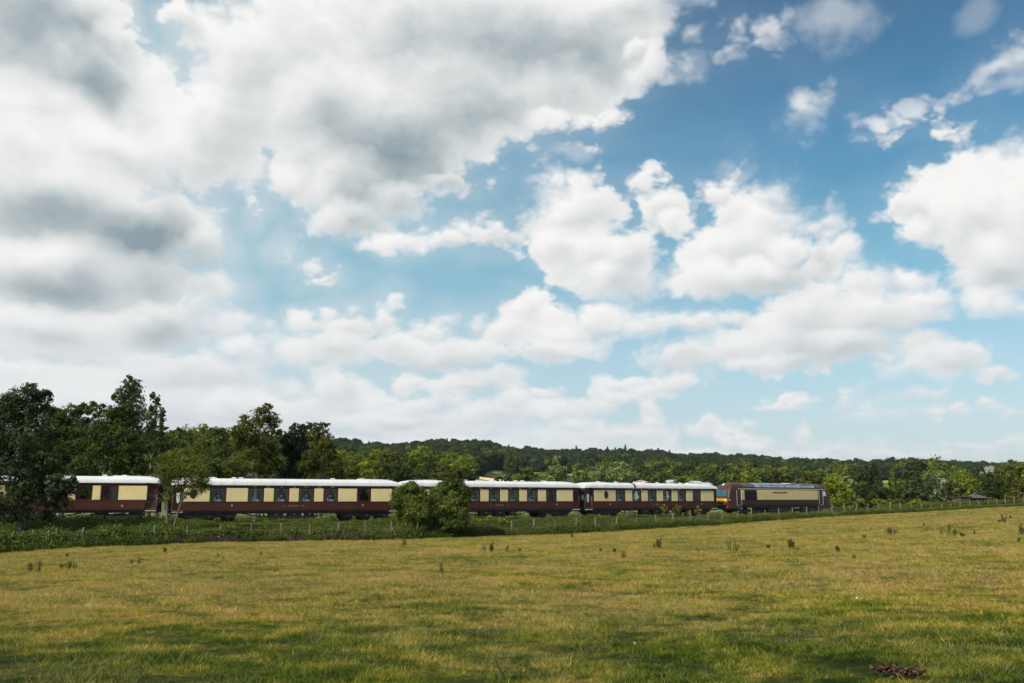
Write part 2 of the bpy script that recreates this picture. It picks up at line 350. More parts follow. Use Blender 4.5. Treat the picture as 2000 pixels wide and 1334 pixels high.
M['curtain'] = mk('tan_curtain', lambda n: pbr(n, n.ramp(n.noise(n.v('MULTIPLY', objp(n), (30, 1, 0.4)), 1.0, 2.0), [(0.3, (0.10, 0.065, 0.03)), (0.7, (0.26, 0.19, 0.10))]), 0.9))
M['rubber'] = mk('gangway_rubber', lambda n: pbr(n, (0.012, 0.012, 0.013), 0.8))
def glass(name, tintc, gl=0.10):
    def f(n):
        tr = n.node('ShaderNodeBsdfTransparent', {0: tintc}).outputs[0]
        g = n.node('ShaderNodeBsdfGlossy', {'Color': (0.9, 0.95, 0.97, 1), 'Roughness': 0.03}).outputs[0]
        lw = n.node('ShaderNodeFresnel', {'IOR': 1.5}).outputs[0]
        return n.node('ShaderNodeMixShader', {0: n.m('ADD', n.m('MULTIPLY', lw, 0.75), gl), 1: tr, 2: g}).outputs[0]
    return mk(name, f)
M['glass'] = glass('window_glass', (0.80, 0.93, 0.95, 1), 0.0)
M['darkglass'] = glass('darkened_window_glass', (0.22, 0.28, 0.26, 1), 0.0)  # dark tint of the far panes stands in for the dim coach interior
M['darkpane'] = mk('dark_cab_glass', lambda n: pbr(n, (0.012, 0.016, 0.018), 0.12, spec=0.3))
M['palerail'] = paint('pale_grey_rail_paint', (0.50, 0.46, 0.44), 0.4, 0.1, 0.25)
M['screen'] = mk('windscreen_glass', lambda n: pbr(n, (0.02, 0.09, 0.11), 0.08, spec=0.5))
M['white_pane'] = mk('etched_and_painted_reflection_glass', lambda n: pbr(n, n.mix(n.noise(objp(n), 14.0, 3.0), (0.62, 0.72, 0.78), (0.82, 0.86, 0.88)), 0.3))  # etched panes; also paints the reflection on the right cab side window
M['ballast'] = mk('rusty_ballast', lambda n: pbr(n, n.ramp(n.noise(pos(n), 11.0, 6.0, 0.75), [(0.25, (0.025, 0.020, 0.013)), (0.55, (0.085, 0.068, 0.040)), (0.8, (0.17, 0.145, 0.085))]), 0.95, normal=bump(n, n.noise(pos(n), 16.0, 4.0, 0.8), 1.0, 0.06)))
M['post'] = mk('weathered_post_wood', lambda n: pbr(n, n.ramp(n.noise(n.v('MULTIPLY', objp(n), (14, 14, 1.6)), 1.5, 5.0, 0.7), [(0.25, (0.10, 0.085, 0.065)), (0.5, (0.16, 0.14, 0.105)), (0.8, (0.30, 0.27, 0.21))]), 0.85))
M['wire'] = mk('galvanised_wire', lambda n: pbr(n, (0.30, 0.30, 0.29), 0.5, 0.6))
M['bark'] = mk('tree_bark', lambda n: pbr(n, n.ramp(n.noise(n.v('MULTIPLY', objp(n), (5, 5, 1.2)), 2.0, 5.0, 0.7), [(0.3, (0.045, 0.036, 0.026)), (0.7, (0.17, 0.145, 0.11))]), 0.9))
M['palebark'] = mk('pale_tree_bark', lambda n: pbr(n, n.ramp(n.noise(n.v('MULTIPLY', objp(n), (5, 5, 1.2)), 2.0, 5.0, 0.7), [(0.3, (0.12, 0.105, 0.085)), (0.7, (0.36, 0.33, 0.28))]), 0.9))

def leafmat(name, dark, mid, light, transl=0.35, gloss=0.25):
    def f(n):
        t = n.node('ShaderNodeAttribute', attribute_name='tint').outputs['Fac']
        rnd = n.node('ShaderNodeObjectInfo').outputs['Random']
        x = n.m('ADD', n.m('MULTIPLY', t, 0.85), n.m('MULTIPLY', rnd, 0.12))
        c = n.ramp(x, [(0.05, dark), (0.5, mid), (0.95, light)])
        d = pbr(n, c, 0.6, spec=0.15)
        tr = n.node('ShaderNodeBsdfTranslucent', {0: n.mix(1.0, c, (1.25, 1.35, 0.55), 'MULTIPLY')}).outputs[0]
        return n.node('ShaderNodeMixShader', {0: transl, 1: d, 2: tr}).outputs[0]
    return mk(name, f)

# ================================================================== ground shape
CP = math.cos(PITCH)
def ux(px): return (px-1000)/1700*CP
FEN_PX = [-500, 0, 156, 428, 765, 1124, 1383, 1625, 1800, 1950, 2000, 2300, 2600]
FEN_Y  = [50, 58, 60, 65, 71.5, 82, 93.0, 104, 118, 134, 140, 190, 260]
FEN_Z  = [-1.7, -1.66, -1.42, -1.30, -1.40, -1.33, -0.92, -0.19, 0.14, 0.60, 0.72, 1.2, 1.5]
FU = [ux(p) for p in FEN_PX]
def Yf(u): return np.interp(u, FU, FEN_Y)
def Zf(u): return np.interp(u, FU, FEN_Z)
RAIL = -0.14
# joints between the vehicles on the camera-facing side of the train
L_CAR = 20.4
JN = [(ux(327)*73.6, 73.6)]
for px_, L_ in ((786, 20.4), (1138, 20.4), (1405, 20.4), (1622, 20.2)):
    k = ux(px_); x0, y0 = JN[-1]; A = k*k+1; B = -2*(k*x0+y0); C_ = x0*x0+y0*y0-L_*L_
    Y_ = (-B+math.sqrt(max(0, B*B-4*A*C_)))/2/A; JN.append((k*Y_, Y_))
JN.insert(0, (JN[0][0]-20.4*math.cos(R(19)), JN[0][1]-20.4*math.sin(R(19))))
HD = [math.atan2(JN[i+1][1]-JN[i][1], JN[i+1][0]-JN[i][0]) for i in range(len(JN)-1)]
def off(p, h, d): return (p[0]-math.sin(h)*d, p[1]+math.cos(h)*d)      # d > 0 away from the camera
def jh(i): return HD[0] if i == 0 else HD[-1] if i >= len(HD) else (HD[i-1]+HD[i])/2
TC = [off(JN[i], jh(i), 1.37) for i in range(len(JN))]               # centre line of the train's track
TC.insert(0, (TC[0][0]-60*math.cos(R(14)), TC[0][1]-60*math.sin(R(14))))
for h in (34, 34, 32, 28): TC.append((TC[-1][0]+45*math.cos(R(h)), TC[-1][1]+45*math.sin(R(h))))
def smooth_line(pts, step=1.0):
    P = [Vector((p[0], p[1], 0)) for p in pts]; out = []
    for i in range(len(P)-1):
        a, b, c, d = P[max(i-1, 0)], P[i], P[i+1], P[min(i+2, len(P)-1)]
        if i == 0: a = b-(c-b)
        if i == len(P)-2: d = c+(c-b)
        n = max(2, int((c-b).length/step))
        for k in range(n):
            t = k/n; lb = (c-b).length; m1 = ((c-a)/((c-a).length))*lb; m2 = ((d-b)/((d-b).length))*lb
            out.append((2*t**3-3*t*t+1)*b+(t**3-2*t*t+t)*m1+(-2*t**3+3*t*t)*c+(t**3-t*t)*m2)
    out.append(P[-1]); return out
TL = smooth_line(TC, 1.5); TLn = np.array([(p.x, p.y) for p in TL])
def tdist(X, Y):
    """signed distance to the track centre line, positive on the camera's side"""
    X = np.asarray(X, float); Y = np.asarray(Y, float); best = np.full(X.shape, 1e9); sg = np.ones(X.shape)
    for a, b in zip(TLn[:-2:2], TLn[2::2]):
        d = b-a; L2 = d@d; t = np.clip(((X-a[0])*d[0]+(Y-a[1])*d[1])/L2, 0, 1)
        ex = X-a[0]-t*d[0]; ey = Y-a[1]-t*d[1]; q = ex*ex+ey*ey
        cr = d[0]*ey-d[1]*ex
        w = q < best; best = np.where(w, q, best); sg = np.where(w, np.where(cr > 0, -1.0, 1.0), sg)
    return np.sqrt(best)*sg
def sst(x, a, b): t = np.clip((x-a)/(b-a), 0, 1); return t*t*(3-2*t)
# wooded ridge: tree-top line in the photograph, turned into ground height at its distance
RG_PX = [-600, 0, 300, 480, 640, 700, 760, 850, 930, 1000, 1150, 1250, 1350, 1450, 1550, 1600, 1700, 1780, 1870, 1960, 2050, 2600]
RG_PY = [840, 845, 848, 856, 866, 871, 877, 868, 867, 876, 880, 881, 888, 891, 897, 901, 902, 899, 903, 908, 903, 880]
RG_U = [ux(p) for p in RG_PX]
RIDGE_Y = 1050.0
def ridge_z(u): return 1.8+(975-np.interp(u, RG_U, RG_PY))*RIDGE_Y*CP/1700-13.0
def wob(X, Y, s, a): return a*(np.sin(X*s+1.3)*np.cos(Y*s*0.83+0.7)+0.5*np.sin(X*s*2.3+Y*s*1.7+2.1))
def ground(X, Y):
    X = np.asarray(X, float); Y = np.asarray(Y, float)
    Ys = np.maximum(Y, 3.0); u = np.clip(X/Ys, FU[0], FU[-1]); yf = Yf(u); zf = Zf(u); t = np.clip(Y/yf, 0, 1)
    z = zf*t**1.25+wob(X, Y, 0.16, 0.05)*np.clip(Y/10, 0, 1)*(1-t)+wob(X, Y, 0.9, 0.012)
    td = tdist(X, Y)
    # strip between the fence and the trackbed
    beyond = Y > yf
    fd = (Y-yf)*np.cos(R(33)); s = np.clip(fd/np.maximum(fd+np.maximum(td-5.9, 0), 0.3), 0, 1)
    bed = -0.42
    zb = zf+(bed-zf)*s*s*(3-2*s)
    zb = np.where(td < 5.9, bed, zb)
    back = np.where(td < -2.6, bed+(-1.05-bed)*sst(-td, 2.6, 6.5), zb)
    far = back
    ri = np.clip((Y-330)/(RIDGE_Y-330), 0, 1); uu = np.clip(X/Ys, RG_U[0], RG_U[-1])
    hz = ridge_z(uu)
    prof = ri**1.25*(1-0.0*ri)
    far = far+(hz+1.0)*prof+wob(X, Y, 0.012, 2.5)*ri*(1-ri)*4*0.6
    far = np.where(Y > RIDGE_Y, far-(Y-RIDGE_Y)*0.05, far)
    rise = 4.5*sst(Y, 230, 420)*sst(uu, -0.75, -0.30)*(1-sst(uu, -0.06, 0.02))
    far = far+rise+1.7*sst(uu, 0.33, 0.45)*sst(Y, 116, 150)*(1-ri)
    return np.where(beyond, far, z)
def gz(x, y): return float(ground(np.array([x]), np.array([y]))[0])
def onground(px, Y, dz=0.0):
    """ground point seen in photo column px at distance Y"""
    z = gz(ux(px)*Y, Y); 
    for _ in range(3):
        x = (px-1000)/1700*(Y*CP+(z-1.8)*math.sin(PITCH)); z = gz(x, Y)
    return Vector((x, Y, z+dz))

def grid_mesh(name, X, Y, mat_, zoff=0.0, Z=None):
    n, m = X.shape; Z = ground(X, Y)+zoff if Z is None else Z
    V = np.stack([X, Y, Z], -1).reshape(-1, 3)
    i = np.arange(n-1)[:, None]*m+np.arange(m-1)[None, :]; F = np.stack([i, i+1, i+m+1, i+m], -1).reshape(-1, 4)
    return soup(name, V, F, mat_, smooth=True)

# ---- field material: dry straw and green patches, ground darkened for soil and painted shade between tufts
def grasscol(n, p, fine=True):
    a = n.noise(p, 0.16, 4.0, 0.6); b = n.noise(n.v('MULTIPLY', p, (0.8, 1.3, 1)), 1.1, 6.0, 0.72); c = n.noise(p, 7.0, 3.0, 0.7)
    sx = n.node('ShaderNodeSeparateXYZ', {0: p})
    near = n.ss(sx.outputs[1], 9.0, 20.0, -0.20, 0.04)
    mx = n.m('ADD', n.m('ADD', n.m('MULTIPLY', a, 0.85), n.m('MULTIPLY', b, 1.95)), n.m('ADD', near, n.m('MULTIPLY', c, 0.75)))
    return n.ramp(n.m('SUBTRACT', mx, 1.215), [(0.08, (0.020, 0.046, 0.006)), (0.24, (0.062, 0.108, 0.010)), (0.40, (0.145, 0.178, 0.018)), (0.52, (0.260, 0.250, 0.034)), (0.61, (0.41, 0.340, 0.065)), (0.70, (0.50, 0.370, 0.098)), (0.77, (0.38, 0.225, 0.060)), (0.85, (0.52, 0.38, 0.13)), (0.95, (0.66, 0.54, 0.24))])
def field_f(n):  # ground under the blades: soil tone and tuft shade put into the colour
    p = pos(n); c = n.mix(1.0, grasscol(n, p), (0.40, 0.40, 0.36), 'MULTIPLY')
    c = n.mix(n.ss(n.noise(p, 22.0, 4.0, 0.8), 0.4, 0.62, 0.55, 0.0), c, (0.030, 0.034, 0.010))
    return pbr(n, c, 0.95, spec=0.1, normal=bump(n, n.m('ADD', n.noise(p, 9.0, 6.0, 0.8), n.noise(p, 1.6, 3.0, 0.6)), 1.0, 0.10))
M['field'] = mk('dry_pasture', field_f)
M['rough'] = mk('embankment_soil_and_grass', lambda n: pbr(n, n.ramp(n.noise(pos(n), 2.2, 6.0, 0.7), [(0.3, (0.022, 0.034, 0.008)), (0.55, (0.055, 0.075, 0.016)), (0.8, (0.12, 0.11, 0.035))]), 0.95, normal=bump(n, n.noise(pos(n), 6.0, 5.0, 0.8), 1.0, 0.1)))
def far_f(n):
    p = pos(n)
    return pbr(n, n.ramp(n.noise(p, 0.02, 6.0, 0.7), [(0.35, (0.03, 0.045, 0.012)), (0.6, (0.09, 0.11, 0.02)), (0.8, (0.20, 0.19, 0.05))]), 0.95)
M['farland'] = mk('valley_floor_grass', far_f)

# the pasture, in polar rows so the detail follows the eye
U = np.linspace(-0.95, 1.25, 150)
T = np.concatenate([np.linspace(0, 1, 120)**1.6])
UU, TT = np.meshgrid(U, T); YF = Yf(np.clip(UU, FU[0], FU[-1]))+0.4
YY = -6+(YF+6)*TT; XX = UU*np.maximum(YY, 8.0)
me = grid_mesh('pasture', XX, YY, M['field']); o = link('pasture', me); tag(o, 'dry yellow green pasture sloping down to the railway fence', None, None, 'structure')
# the land beyond the fence: embankment, valley floor and hills as one sheet to the horizon
T2 = np.concatenate([np.linspace(0, 1, 70)*60, 60+np.linspace(0.03, 1, 50)**1.5*330, 390+np.linspace(0.03, 1, 45)*760, 1150+np.linspace(0.1, 1, 8)*2500])
UU, TT = np.meshgrid(np.linspace(-0.95, 1.25, 170), T2); YF = Yf(np.clip(UU, FU[0], FU[-1]))+0.398
YY = YF+TT; XX = UU*YY
Z = ground(XX, YY); Z[0] = ground(XX[0], YY[0]-0.4)
me = grid_mesh('hillside', XX, YY, M['rough'], Z=Z); me.materials.append(M['farland'])
fa = np.tile(T2[:-1, None] > 40, (1, 169)).ravel(); me.polygons.foreach_set('material_index', fa.astype(np.int32))
o = link('hillside', me); tag(o, 'valley floor and hill slopes beyond the railway', None, None, 'structure')

# far plain, lower than everything, closes the horizon all round
M['plain'] = M['farland']
mb = MB(); mb.add([(-4100, -2100, -9), (4100, -2100, -9), (4100, 4300, -9), (-4100, 4300, -9)], [(0, 1, 2, 3)])
o = mb.obj('ground', M['plain']); tag(o, 'flat land stretching to the horizon', None, None, 'structure')

# ---- trackbed, rails, sleepers
def ribbon(line, prof, skip=1):
    """sweep a profile [(offset towards camera, z)] along the track line"""
    V = []; Fc = []; P = line[::skip]
    for i, p in enumerate(P):
        d = (P[min(i+1, len(P)-1)]-P[max(i-1, 0)]).normalized(); nr = Vector((d.y, -d.x, 0))
        for o_, z in prof: V.append(p+nr*o_+Vector((0, 0, z)))
    k = len(prof)
    for i in range(len(P)-1):
        for j in range(k-1): Fc.append((i*k+j, (i+1)*k+j, (i+1)*k+j+1, i*k+j+1))
    return np.array([tuple(v) for v in V]), np.array(Fc)
V, Fc = ribbon(TL, [(-2.7, -0.43), (-2.0, -0.33), (5.2, -0.33), (5.9, -0.45)])
o = link('trackbed', soup('trackbed', V, Fc, M['ballast'])); tag(o, 'stone ballast bed under the two railway tracks', None, None, 'structure')
M['sleeper'] = mk('tarred_sleeper', lambda n: pbr(n, n.ramp(n.noise(pos(n), 4.0, 3.0), [(0.3, (0.03, 0.025, 0.02)), (0.7, (0.12, 0.10, 0.08))]), 0.9))
for k_, (c_, lab) in enumerate(((0.0, 'railway track carrying the train'), (3.4, 'empty railway track in front of the train'))):
    t = thing('railway_track', lab, 'railway track', group='parallel railway tracks')
    for s_ in (-0.75, 0.75):
        w = 0.035; V, Fc = ribbon(TL, [(c_+s_-0.07, RAIL-0.16), (c_+s_-w, RAIL-0.15), (c_+s_-w, RAIL), (c_+s_+w, RAIL), (c_+s_+w, RAIL-0.15), (c_+s_+0.07, RAIL-0.16)])
        link('rail', soup('rail', V, Fc, M['steel']), t)
    mb = MB()
    seg = TL[20:150]
    for i in range(len(seg)-1):
        a, b = seg[i], seg[i+1]; d = (b-a); n_ = 2
        nr = Vector((d.y, -d.x, 0)).normalized(); dn_ = d.normalized()
        for q in range(n_):
            c = a+d*(q/n_)+nr*c_
            v = [c+nr*sx*1.25+dn_*sy*0.12+Vector((0, 0, z)) for z in (RAIL-0.3, RAIL-0.165) for sy in (-1, 1) for sx in (-1, 1)]
            mb.add(v, [(4, 5, 7, 6), (0, 1, 5, 4), (2, 6, 7, 3), (0, 4, 6, 2), (1, 3, 7, 5)])
    tag(mb.obj('sleepers', M['sleeper'], t), kind='stuff')

# ================================================================== the train
Z0, ZW, ZC, ZG, ZT = 0.95, 1.72, 2.90, 3.15, 3.76       # sill, waist, top of cream, gutter, roof crown
HW = 1.37
def car_frame(i):
    a, b = Vector((*JN[i], 0)), Vector((*JN[i+1], 0)); h = math.atan2(b.y-a.y, b.x-a.x)
    m = (a+b)/2+Vector((math.cos(h), math.sin(h), 0))*{0: -0.42, 4: 0.80}.get(i, 0.0); c = m+Vector((-math.sin(h), math.cos(h), 0))*HW
    return c, h, (b-a).length
def px_to_x(i, px, z=2.3):
    """photo column -> position along vehicle i on its camera-facing side"""
    c, h, L = car_frame(i); d = Vector((math.cos(h), math.sin(h), 0)); s = c-Vector((-math.sin(h), math.cos(h), 0))*HW
    # point s + d*t projects to px: X = k*(Y*CP + (z+RAIL-1.8)*sinP)
    k = (px-1000)/1700; cst = (z+RAIL-1.8)*math.sin(PITCH)
    return (k*(s.y*CP+cst)-s.x)/(d.x-k*CP*d.y)

def arc(y0, z0, zt, n=7, rev=False):
    pts = []
    for i in range(n+1):
        a = math.pi*i/n; pts.append((-math.cos(a)*y0, z0+(zt-z0)*math.sin(a)**0.62 if 0 < i < n else z0))
    return pts
M['dimgold'] = mk('faded_gold_lettering', lambda n: pbr(n, (0.36, 0.22, 0.12), 0.5))
def text(body, size, xs, mat_, parent, loc, name='lettering', ext=0.004, sp=1.0, bold=0.0):
    cu = bpy.data.curves.new(name, 'FONT'); cu.body = body; cu.size = size; cu.align_x = 'CENTER'; cu.align_y = 'CENTER'; cu.extrude = ext; cu.space_character = sp; cu.offset = bold
    cu.resolution_u = 3; cu.materials.append(mat_)
    tmp = bpy.data.objects.new('lettering_curve', cu); me = bpy.data.meshes.new_from_object(tmp); bpy.data.objects.remove(tmp)
    me.name = name; o = link(name, me, parent, loc); o.rotation_euler = (math.pi/2, 0, 0); o.scale = (xs, 1, 1); return o
_c = {}
def shared(key, fn):
    if key not in _c: _c[key] = fn()
    return _c[key]
def wheel_mesh(r):
    def f():
        mb = MB(); n = 20
        def ring(y, rr): return [(math.cos(2*math.pi*k/n)*rr, y, math.sin(2*math.pi*k/n)*rr) for k in range(n)]
        prof = [(0.07, 0.0001), (0.07, r*0.25), (0.03, r*0.35), (0.03, r*0.8), (0.065, r*0.86), (0.065, r), (-0.05, r), (-0.065, r+0.03), (-0.08, r+0.03), (-0.08, 0.0001)]
        vs = []
        for y, rr in prof: vs += ring(-y, rr)
        fs = [(i*n+k, i*n+(k+1) % n, (i+1)*n+(k+1) % n, (i+1)*n+k) for i in range(len(prof)-1) for k in range(n)]
        mb.add(vs, fs); return mb.mesh('wheel', M['black'])
    return shared(('wheel', r), f)
def bogie(parent, x, wb=2.6, r=0.5, three=False, L=4.0):
    b = link('bogie', None, parent, (x, 0, 0))
    mb = MB()
    for s in (-1, 1):
        y0, y1 = (s*1.08, s*1.20) if s > 0 else (s*1.20, s*1.08)
        mb.prism([(-L/2, 0.62), (-L/2, 0.80), (-0.6, 0.72), (0.6, 0.72), (L/2, 0.80), (L/2, 0.62), (L/2-0.4, 0.52), (0.7, 0.40), (-0.7, 0.40), (-L/2+0.4, 0.52)], 'y', y0, y1)
        for a in ([-wb/2, wb/2] if not three else [-wb/2, 0, wb/2]):
            mb.box(a-0.16, a+0.16, min(s*1.14, s*1.27), max(s*1.14, s*1.27), 0.36, 0.64)
            mb.box(a-0.34, a-0.20, min(s*1.21, s*1.26), max(s*1.21, s*1.26), 0.42, 0.72); mb.box(a+0.20, a+0.34, min(s*1.21, s*1.26), max(s*1.21, s*1.26), 0.42, 0.72)
    mb.box(-0.3, 0.3, -1.1, 1.1, 0.45, 0.78); mb.box(-L/2+0.02, -L/2+0.14, -1.08, 1.08, 0.55, 0.7); mb.box(L/2-0.14, L/2-0.02, -1.08, 1.08, 0.55, 0.7)
    mb.obj('bogie_frame', M['black'], b)
    for a in ([-wb/2, wb/2] if not three else [-wb/2, 0, wb/2]):
        for s in (-1, 1):
            w = link('wheel', wheel_mesh(r), b, (a, s*0.78, r))
            if s > 0: w.scale = (1, -1, 1)
    return b
def mesh_vent():
    def f():
        mb = MB(); mb.box(-0.14, 0.14, -0.08, 0.08, 0.0, 0.05); mb.prism([(-0.22, 0.05), (-0.16, 0.115), (0.16, 0.115), (0.22, 0.05)], 'y', -0.09, 0.09); return mb.mesh('roof_vent', M['whitepaint'])
    return shared('vent', f)

TABLES = []
def carriage(i, label, spec, name_text=None, name_px=None, pullman=None, crest=None, style='umber'):
    c, h, Lc = car_frame(i)
    dz = 0.13 if style == 'cream' else 0.0
    Z0, ZW, ZC, ZG, ZT = 0.95+dz, 1.72+dz*1.2, 2.90+dz, 3.15+dz, 3.72+dz*0.8
    root = thing('railway_carriage', label, 'carriage', (c.x, c.y, RAIL), h, 'coaches of the train')
    X = lambda px: px_to_x(i, px)
    L = 9.85                                      # half body length
    wins, creams, doors = spec['win'], spec['cream'], spec['door']
    body_l, body_r = -L+0.95, L-0.95              # full-width body; vestibules step in at the ends
    wn = [(X(a), X(b)) for a, b in wins]; crm = [(X(a), X(b)) for a, b in creams]
    y = -HW
    # lower side, waist rail and letter board, both sides
    for nm, z0, z1, m_ in (('lower_side_panel', Z0, ZW, M['maroon']), ('letterboard', ZC, ZG, M['brown'] if style != 'x' else M['maroon'])):
        for s in (-1, 1):
            mb = MB(); ya, yb = (s*HW, s*(HW-0.06)); mb.box(body_l, body_r, min(ya, yb), max(ya, yb), z0, z1)
            if nm == 'lower_side_panel':
                mb.box(body_l, body_r, min(s*(HW+0.012), s*HW), max(s*(HW+0.012), s*HW), z1-0.05, z1-0.015)
                mb.box(body_l, body_r, min(s*(HW+0.012), s*HW), max(s*(HW+0.012), s*HW), z0+0.10, z0+0.13)
            mb.obj(nm, m_, root)
    # pieces between lower side and letter board on the camera side, with real openings
    cuts = sorted(wn)
    edges = [body_l]+[e for w in cuts for e in w]+[body_r]
    for k in range(0, len(edges), 2):
        for s in (-1, 1): mb = MB(); mb.box(edges[k], edges[k+1], min(s*(HW-0.004), s*(HW-0.06)), max(s*(HW-0.004), s*(HW-0.06)), ZW, ZC); mb.obj('side_pillar', M['maroon'] if style != 'cream' else M['cream'], root)
    for a, b in crm:
        mb = MB(); mb.box(a, b, -HW-0.004, -HW+0.02, ZW+0.012, ZC-0.012)
        mb.box(a+0.03, b-0.03, -HW-0.012, -HW-0.004, ZW+0.04, ZC-0.04)
        mb.obj('cream_panel', M['cream'], root)
    for a, b in crm: mb = MB(); mb.box(a, b, HW-0.02, HW+0.01, ZW+0.012, ZC-0.012); mb.obj('cream_panel', M['cream'], root)
    # windows
    for k, (a, b) in enumerate(cuts):
        mb = MB(); fw = 0.06; y0, y1 = -HW-0.006, -HW+0.05
        z0w, z1w = ZW+0.02, ZC-0.02
        mb.box(a, a+fw, y0, y1, z0w, z1w); mb.box(b-fw, b, y0, y1, z0w, z1w); mb.box(a+fw, b-fw, y0, y1, z1w-fw, z1w); mb.box(a+fw, b-fw, y0, y1, z0w, z0w+fw)
        mb.box(a+fw, b-fw, y0+0.01, y1, z1w-0.30, z1w-0.265)
        if style == 'cream': mb.box(a+fw, b-fw, y0+0.01, y1, z0w+0.42, z0w+0.45)
        w = mb.obj('window', M['maroon'], root)
        g_ = MB(); g_.add([(a+fw, -HW+0.03, z0w+fw), (b-fw, -HW+0.03, z0w+fw), (b-fw, -HW+0.03, z1w-fw), (a+fw, -HW+0.03, z1w-fw)], [(0, 1, 2, 3)]); g_.obj('pane', M['glass'], w)
        for s in (0, 1):                           # swagged curtains tied back to the frame
            mb = MB(); n = 7; xa = a+fw+0.01 if s == 0 else b-fw-0.01; dr = 1 if s == 0 else -1
            W_ = (b-a)*0.36; vs = []; 
            for r_ in range(8):
                t = r_/7; z = z1w-0.06-(z1w-z0w-0.14)*t; wd = W_*(1-0.72*min(1, (t/0.72))**1.2) if t < 0.72 else W_*(0.28+0.18*(t-0.72)/0.28)
                for q in range(n): vs.append((xa+dr*wd*q/(n-1), -HW+0.10+0.03*math.sin(q*2.6), z))
            mb.add(vs, [(r_*n+q, r_*n+q+1, (r_+1)*n+q+1, (r_+1)*n+q) for r_ in range(7) for q in range(n-1)], True)
            mb.obj('curtain', M['curtain'], w)
        mbg = MB(); mbg.add([(a, HW-0.03, z0w), (b, HW-0.03, z0w), (b, HW-0.03, z1w), (a, HW-0.03, z1w)], [(0, 1, 2, 3)]); mbg.obj('far_pane', M['darkglass'], root)
    # floor, inner partitions, ceiling
    mb = MB(); mb.box(-L, L, -HW+0.07, HW-0.07, Z0+0.02, Z0+0.10); mb.obj('floor', M['wood'], root)
    for xx in (body_l+0.05, body_r-0.05, body_l+2.2, body_r-2.2): mb = MB(); mb.box(xx-0.03, xx+0.03, -HW+0.07, HW-0.07, Z0+0.1, ZG-0.02); mb.obj('partition', M['wood'], root)
    # seats just under the window line
    def seat_mesh():
        mb = MB(); mb.prism([(-0.30, Z0+0.1), (0.36, Z0+0.1), (0.36, Z0+0.5), (-0.06, Z0+0.54), (-0.14, Z0+1.10), (-0.30, Z0+1.06)][::-1], 'y', -0.3, 0.3); return mb.mesh('seat', M['curtain'])
    sm_ = shared(('seat', dz), seat_mesh)
    for a, b in cuts:
        xm = (a+b)/2
        for s in (-1, 1):
            for yy in (-0.9, 0.9): q_ = link('seat', sm_, root, (xm+s*0.62, yy, 0)); q_.scale = (-s, 1, 1)
    # roof
    def roof_sections():
        xs = [-L-0.06, -L+0.25, -L+0.9, body_l+0.6]+[body_l+0.6+(body_r-body_l-1.2)*k/8 for k in range(1, 8)]+[body_r-0.6, L-0.9, L-0.25, L+0.06]
        V = []; 
        for xx in xs:
            e = max(0.0, abs(xx)-(L-1.2))/1.26; drop = 0.20*e**2.0
            hw = HW+0.05
            V.append([(xx, yy, zz-(drop if zz > ZG+0.01 else drop*0.25)*(1 if zz <= ZG+0.01 else (zz-ZG)/(ZT-ZG)*1.0)) for yy, zz in arc(hw, ZG, ZT, 12)])
        return xs, V
    xs, V = roof_sections(); mb = MB(); n = len(V[0]); vs = [p for r_ in V for p in r_]
    mb.add(vs, [(r_*n+q, r_*n+q+1, (r_+1)*n+q+1, (r_+1)*n+q) for r_ in range(len(V)-1) for q in range(n-1)], True)
    mb.add(V[0], [tuple(range(n))]); mb.add(V[-1], [tuple(reversed(range(n)))])
    rf = mb.obj('roof', M['roof'], root)
    for s in (-1, 1): mb = MB(); mb.box(body_l, body_r, min(s*(HW+0.075), s*(HW+0.03)), max(s*(HW+0.075), s*(HW+0.03)), ZG-0.035, ZG+0.02); mb.obj('gutter', M['roof'], rf)
    def rib():
        mb = MB(); A = arc(HW+0.056, ZG, ZT+0.010, 12); Bq = arc(HW+0.045, ZG, ZT-0.01, 12); vs = []
        for xx in (-0.014, 0.014): vs += [(xx, a_, b_) for a_, b_ in A]
        mb.add(vs, [(q, q+1, q+14, q+13) for q in range(12)], True); return mb.mesh('roof_seam', M['roofgrey'])
    rm = shared(('rib', dz), rib)
    nr = 16
    if i in (1, 3):
        for k in range(nr): link('roof_seam', rm, rf, (body_l+0.7+(body_r-body_l-1.4)*k/(nr-1), 0, 0))
    for k, xx in enumerate(spec.get('vent', [-6, -3.2, -2.6, 3, 4.2, 7])): link('roof_vent', mesh_vent(), rf, (xx, -0.12, ZT-0.005))
    for s in (-1, 1):                              # end fittings on the roof
        mb = MB(); mb.tube([(s*(L-0.2), -0.5, ZT-0.16), (s*(L-0.7), -0.55, ZT-0.03), (s*(L-1.6), -0.5, ZT+0.01), (s*(L-2.6), -0.5, ZT+0.01)], 0.022, 5)
        mb.obj('roof_pipe', M['whitepaint'], rf)
        mb = MB(); mb.box(min(s*(L-3.6), s*(L-2.4)), max(s*(L-3.6), s*(L-2.4)), -0.45, 0.2, ZT-0.02, ZT+0.055); mb.obj('roof_hatch', M['whitepaint'], rf)
    if i == 3:
        xf = X(1240.3); mb = MB(); A = arc(HW+0.07, ZG, ZT+0.03, 24); vs = [(xf+q, a_, b_) for q in (-0.11, 0.11) for a_, b_ in A[:13]]
        mb.add(vs, [(k, k+1, k+14, k+13) for k in range(12)]); mb.add(vs[:13]+[(xf-0.11, 0, ZG)], [tuple(range(14))]); mb.add(vs[13:]+[(xf+0.11, 0, ZG)], [tuple(range(14))]); mb.obj('roof_duct', M['black'], rf)
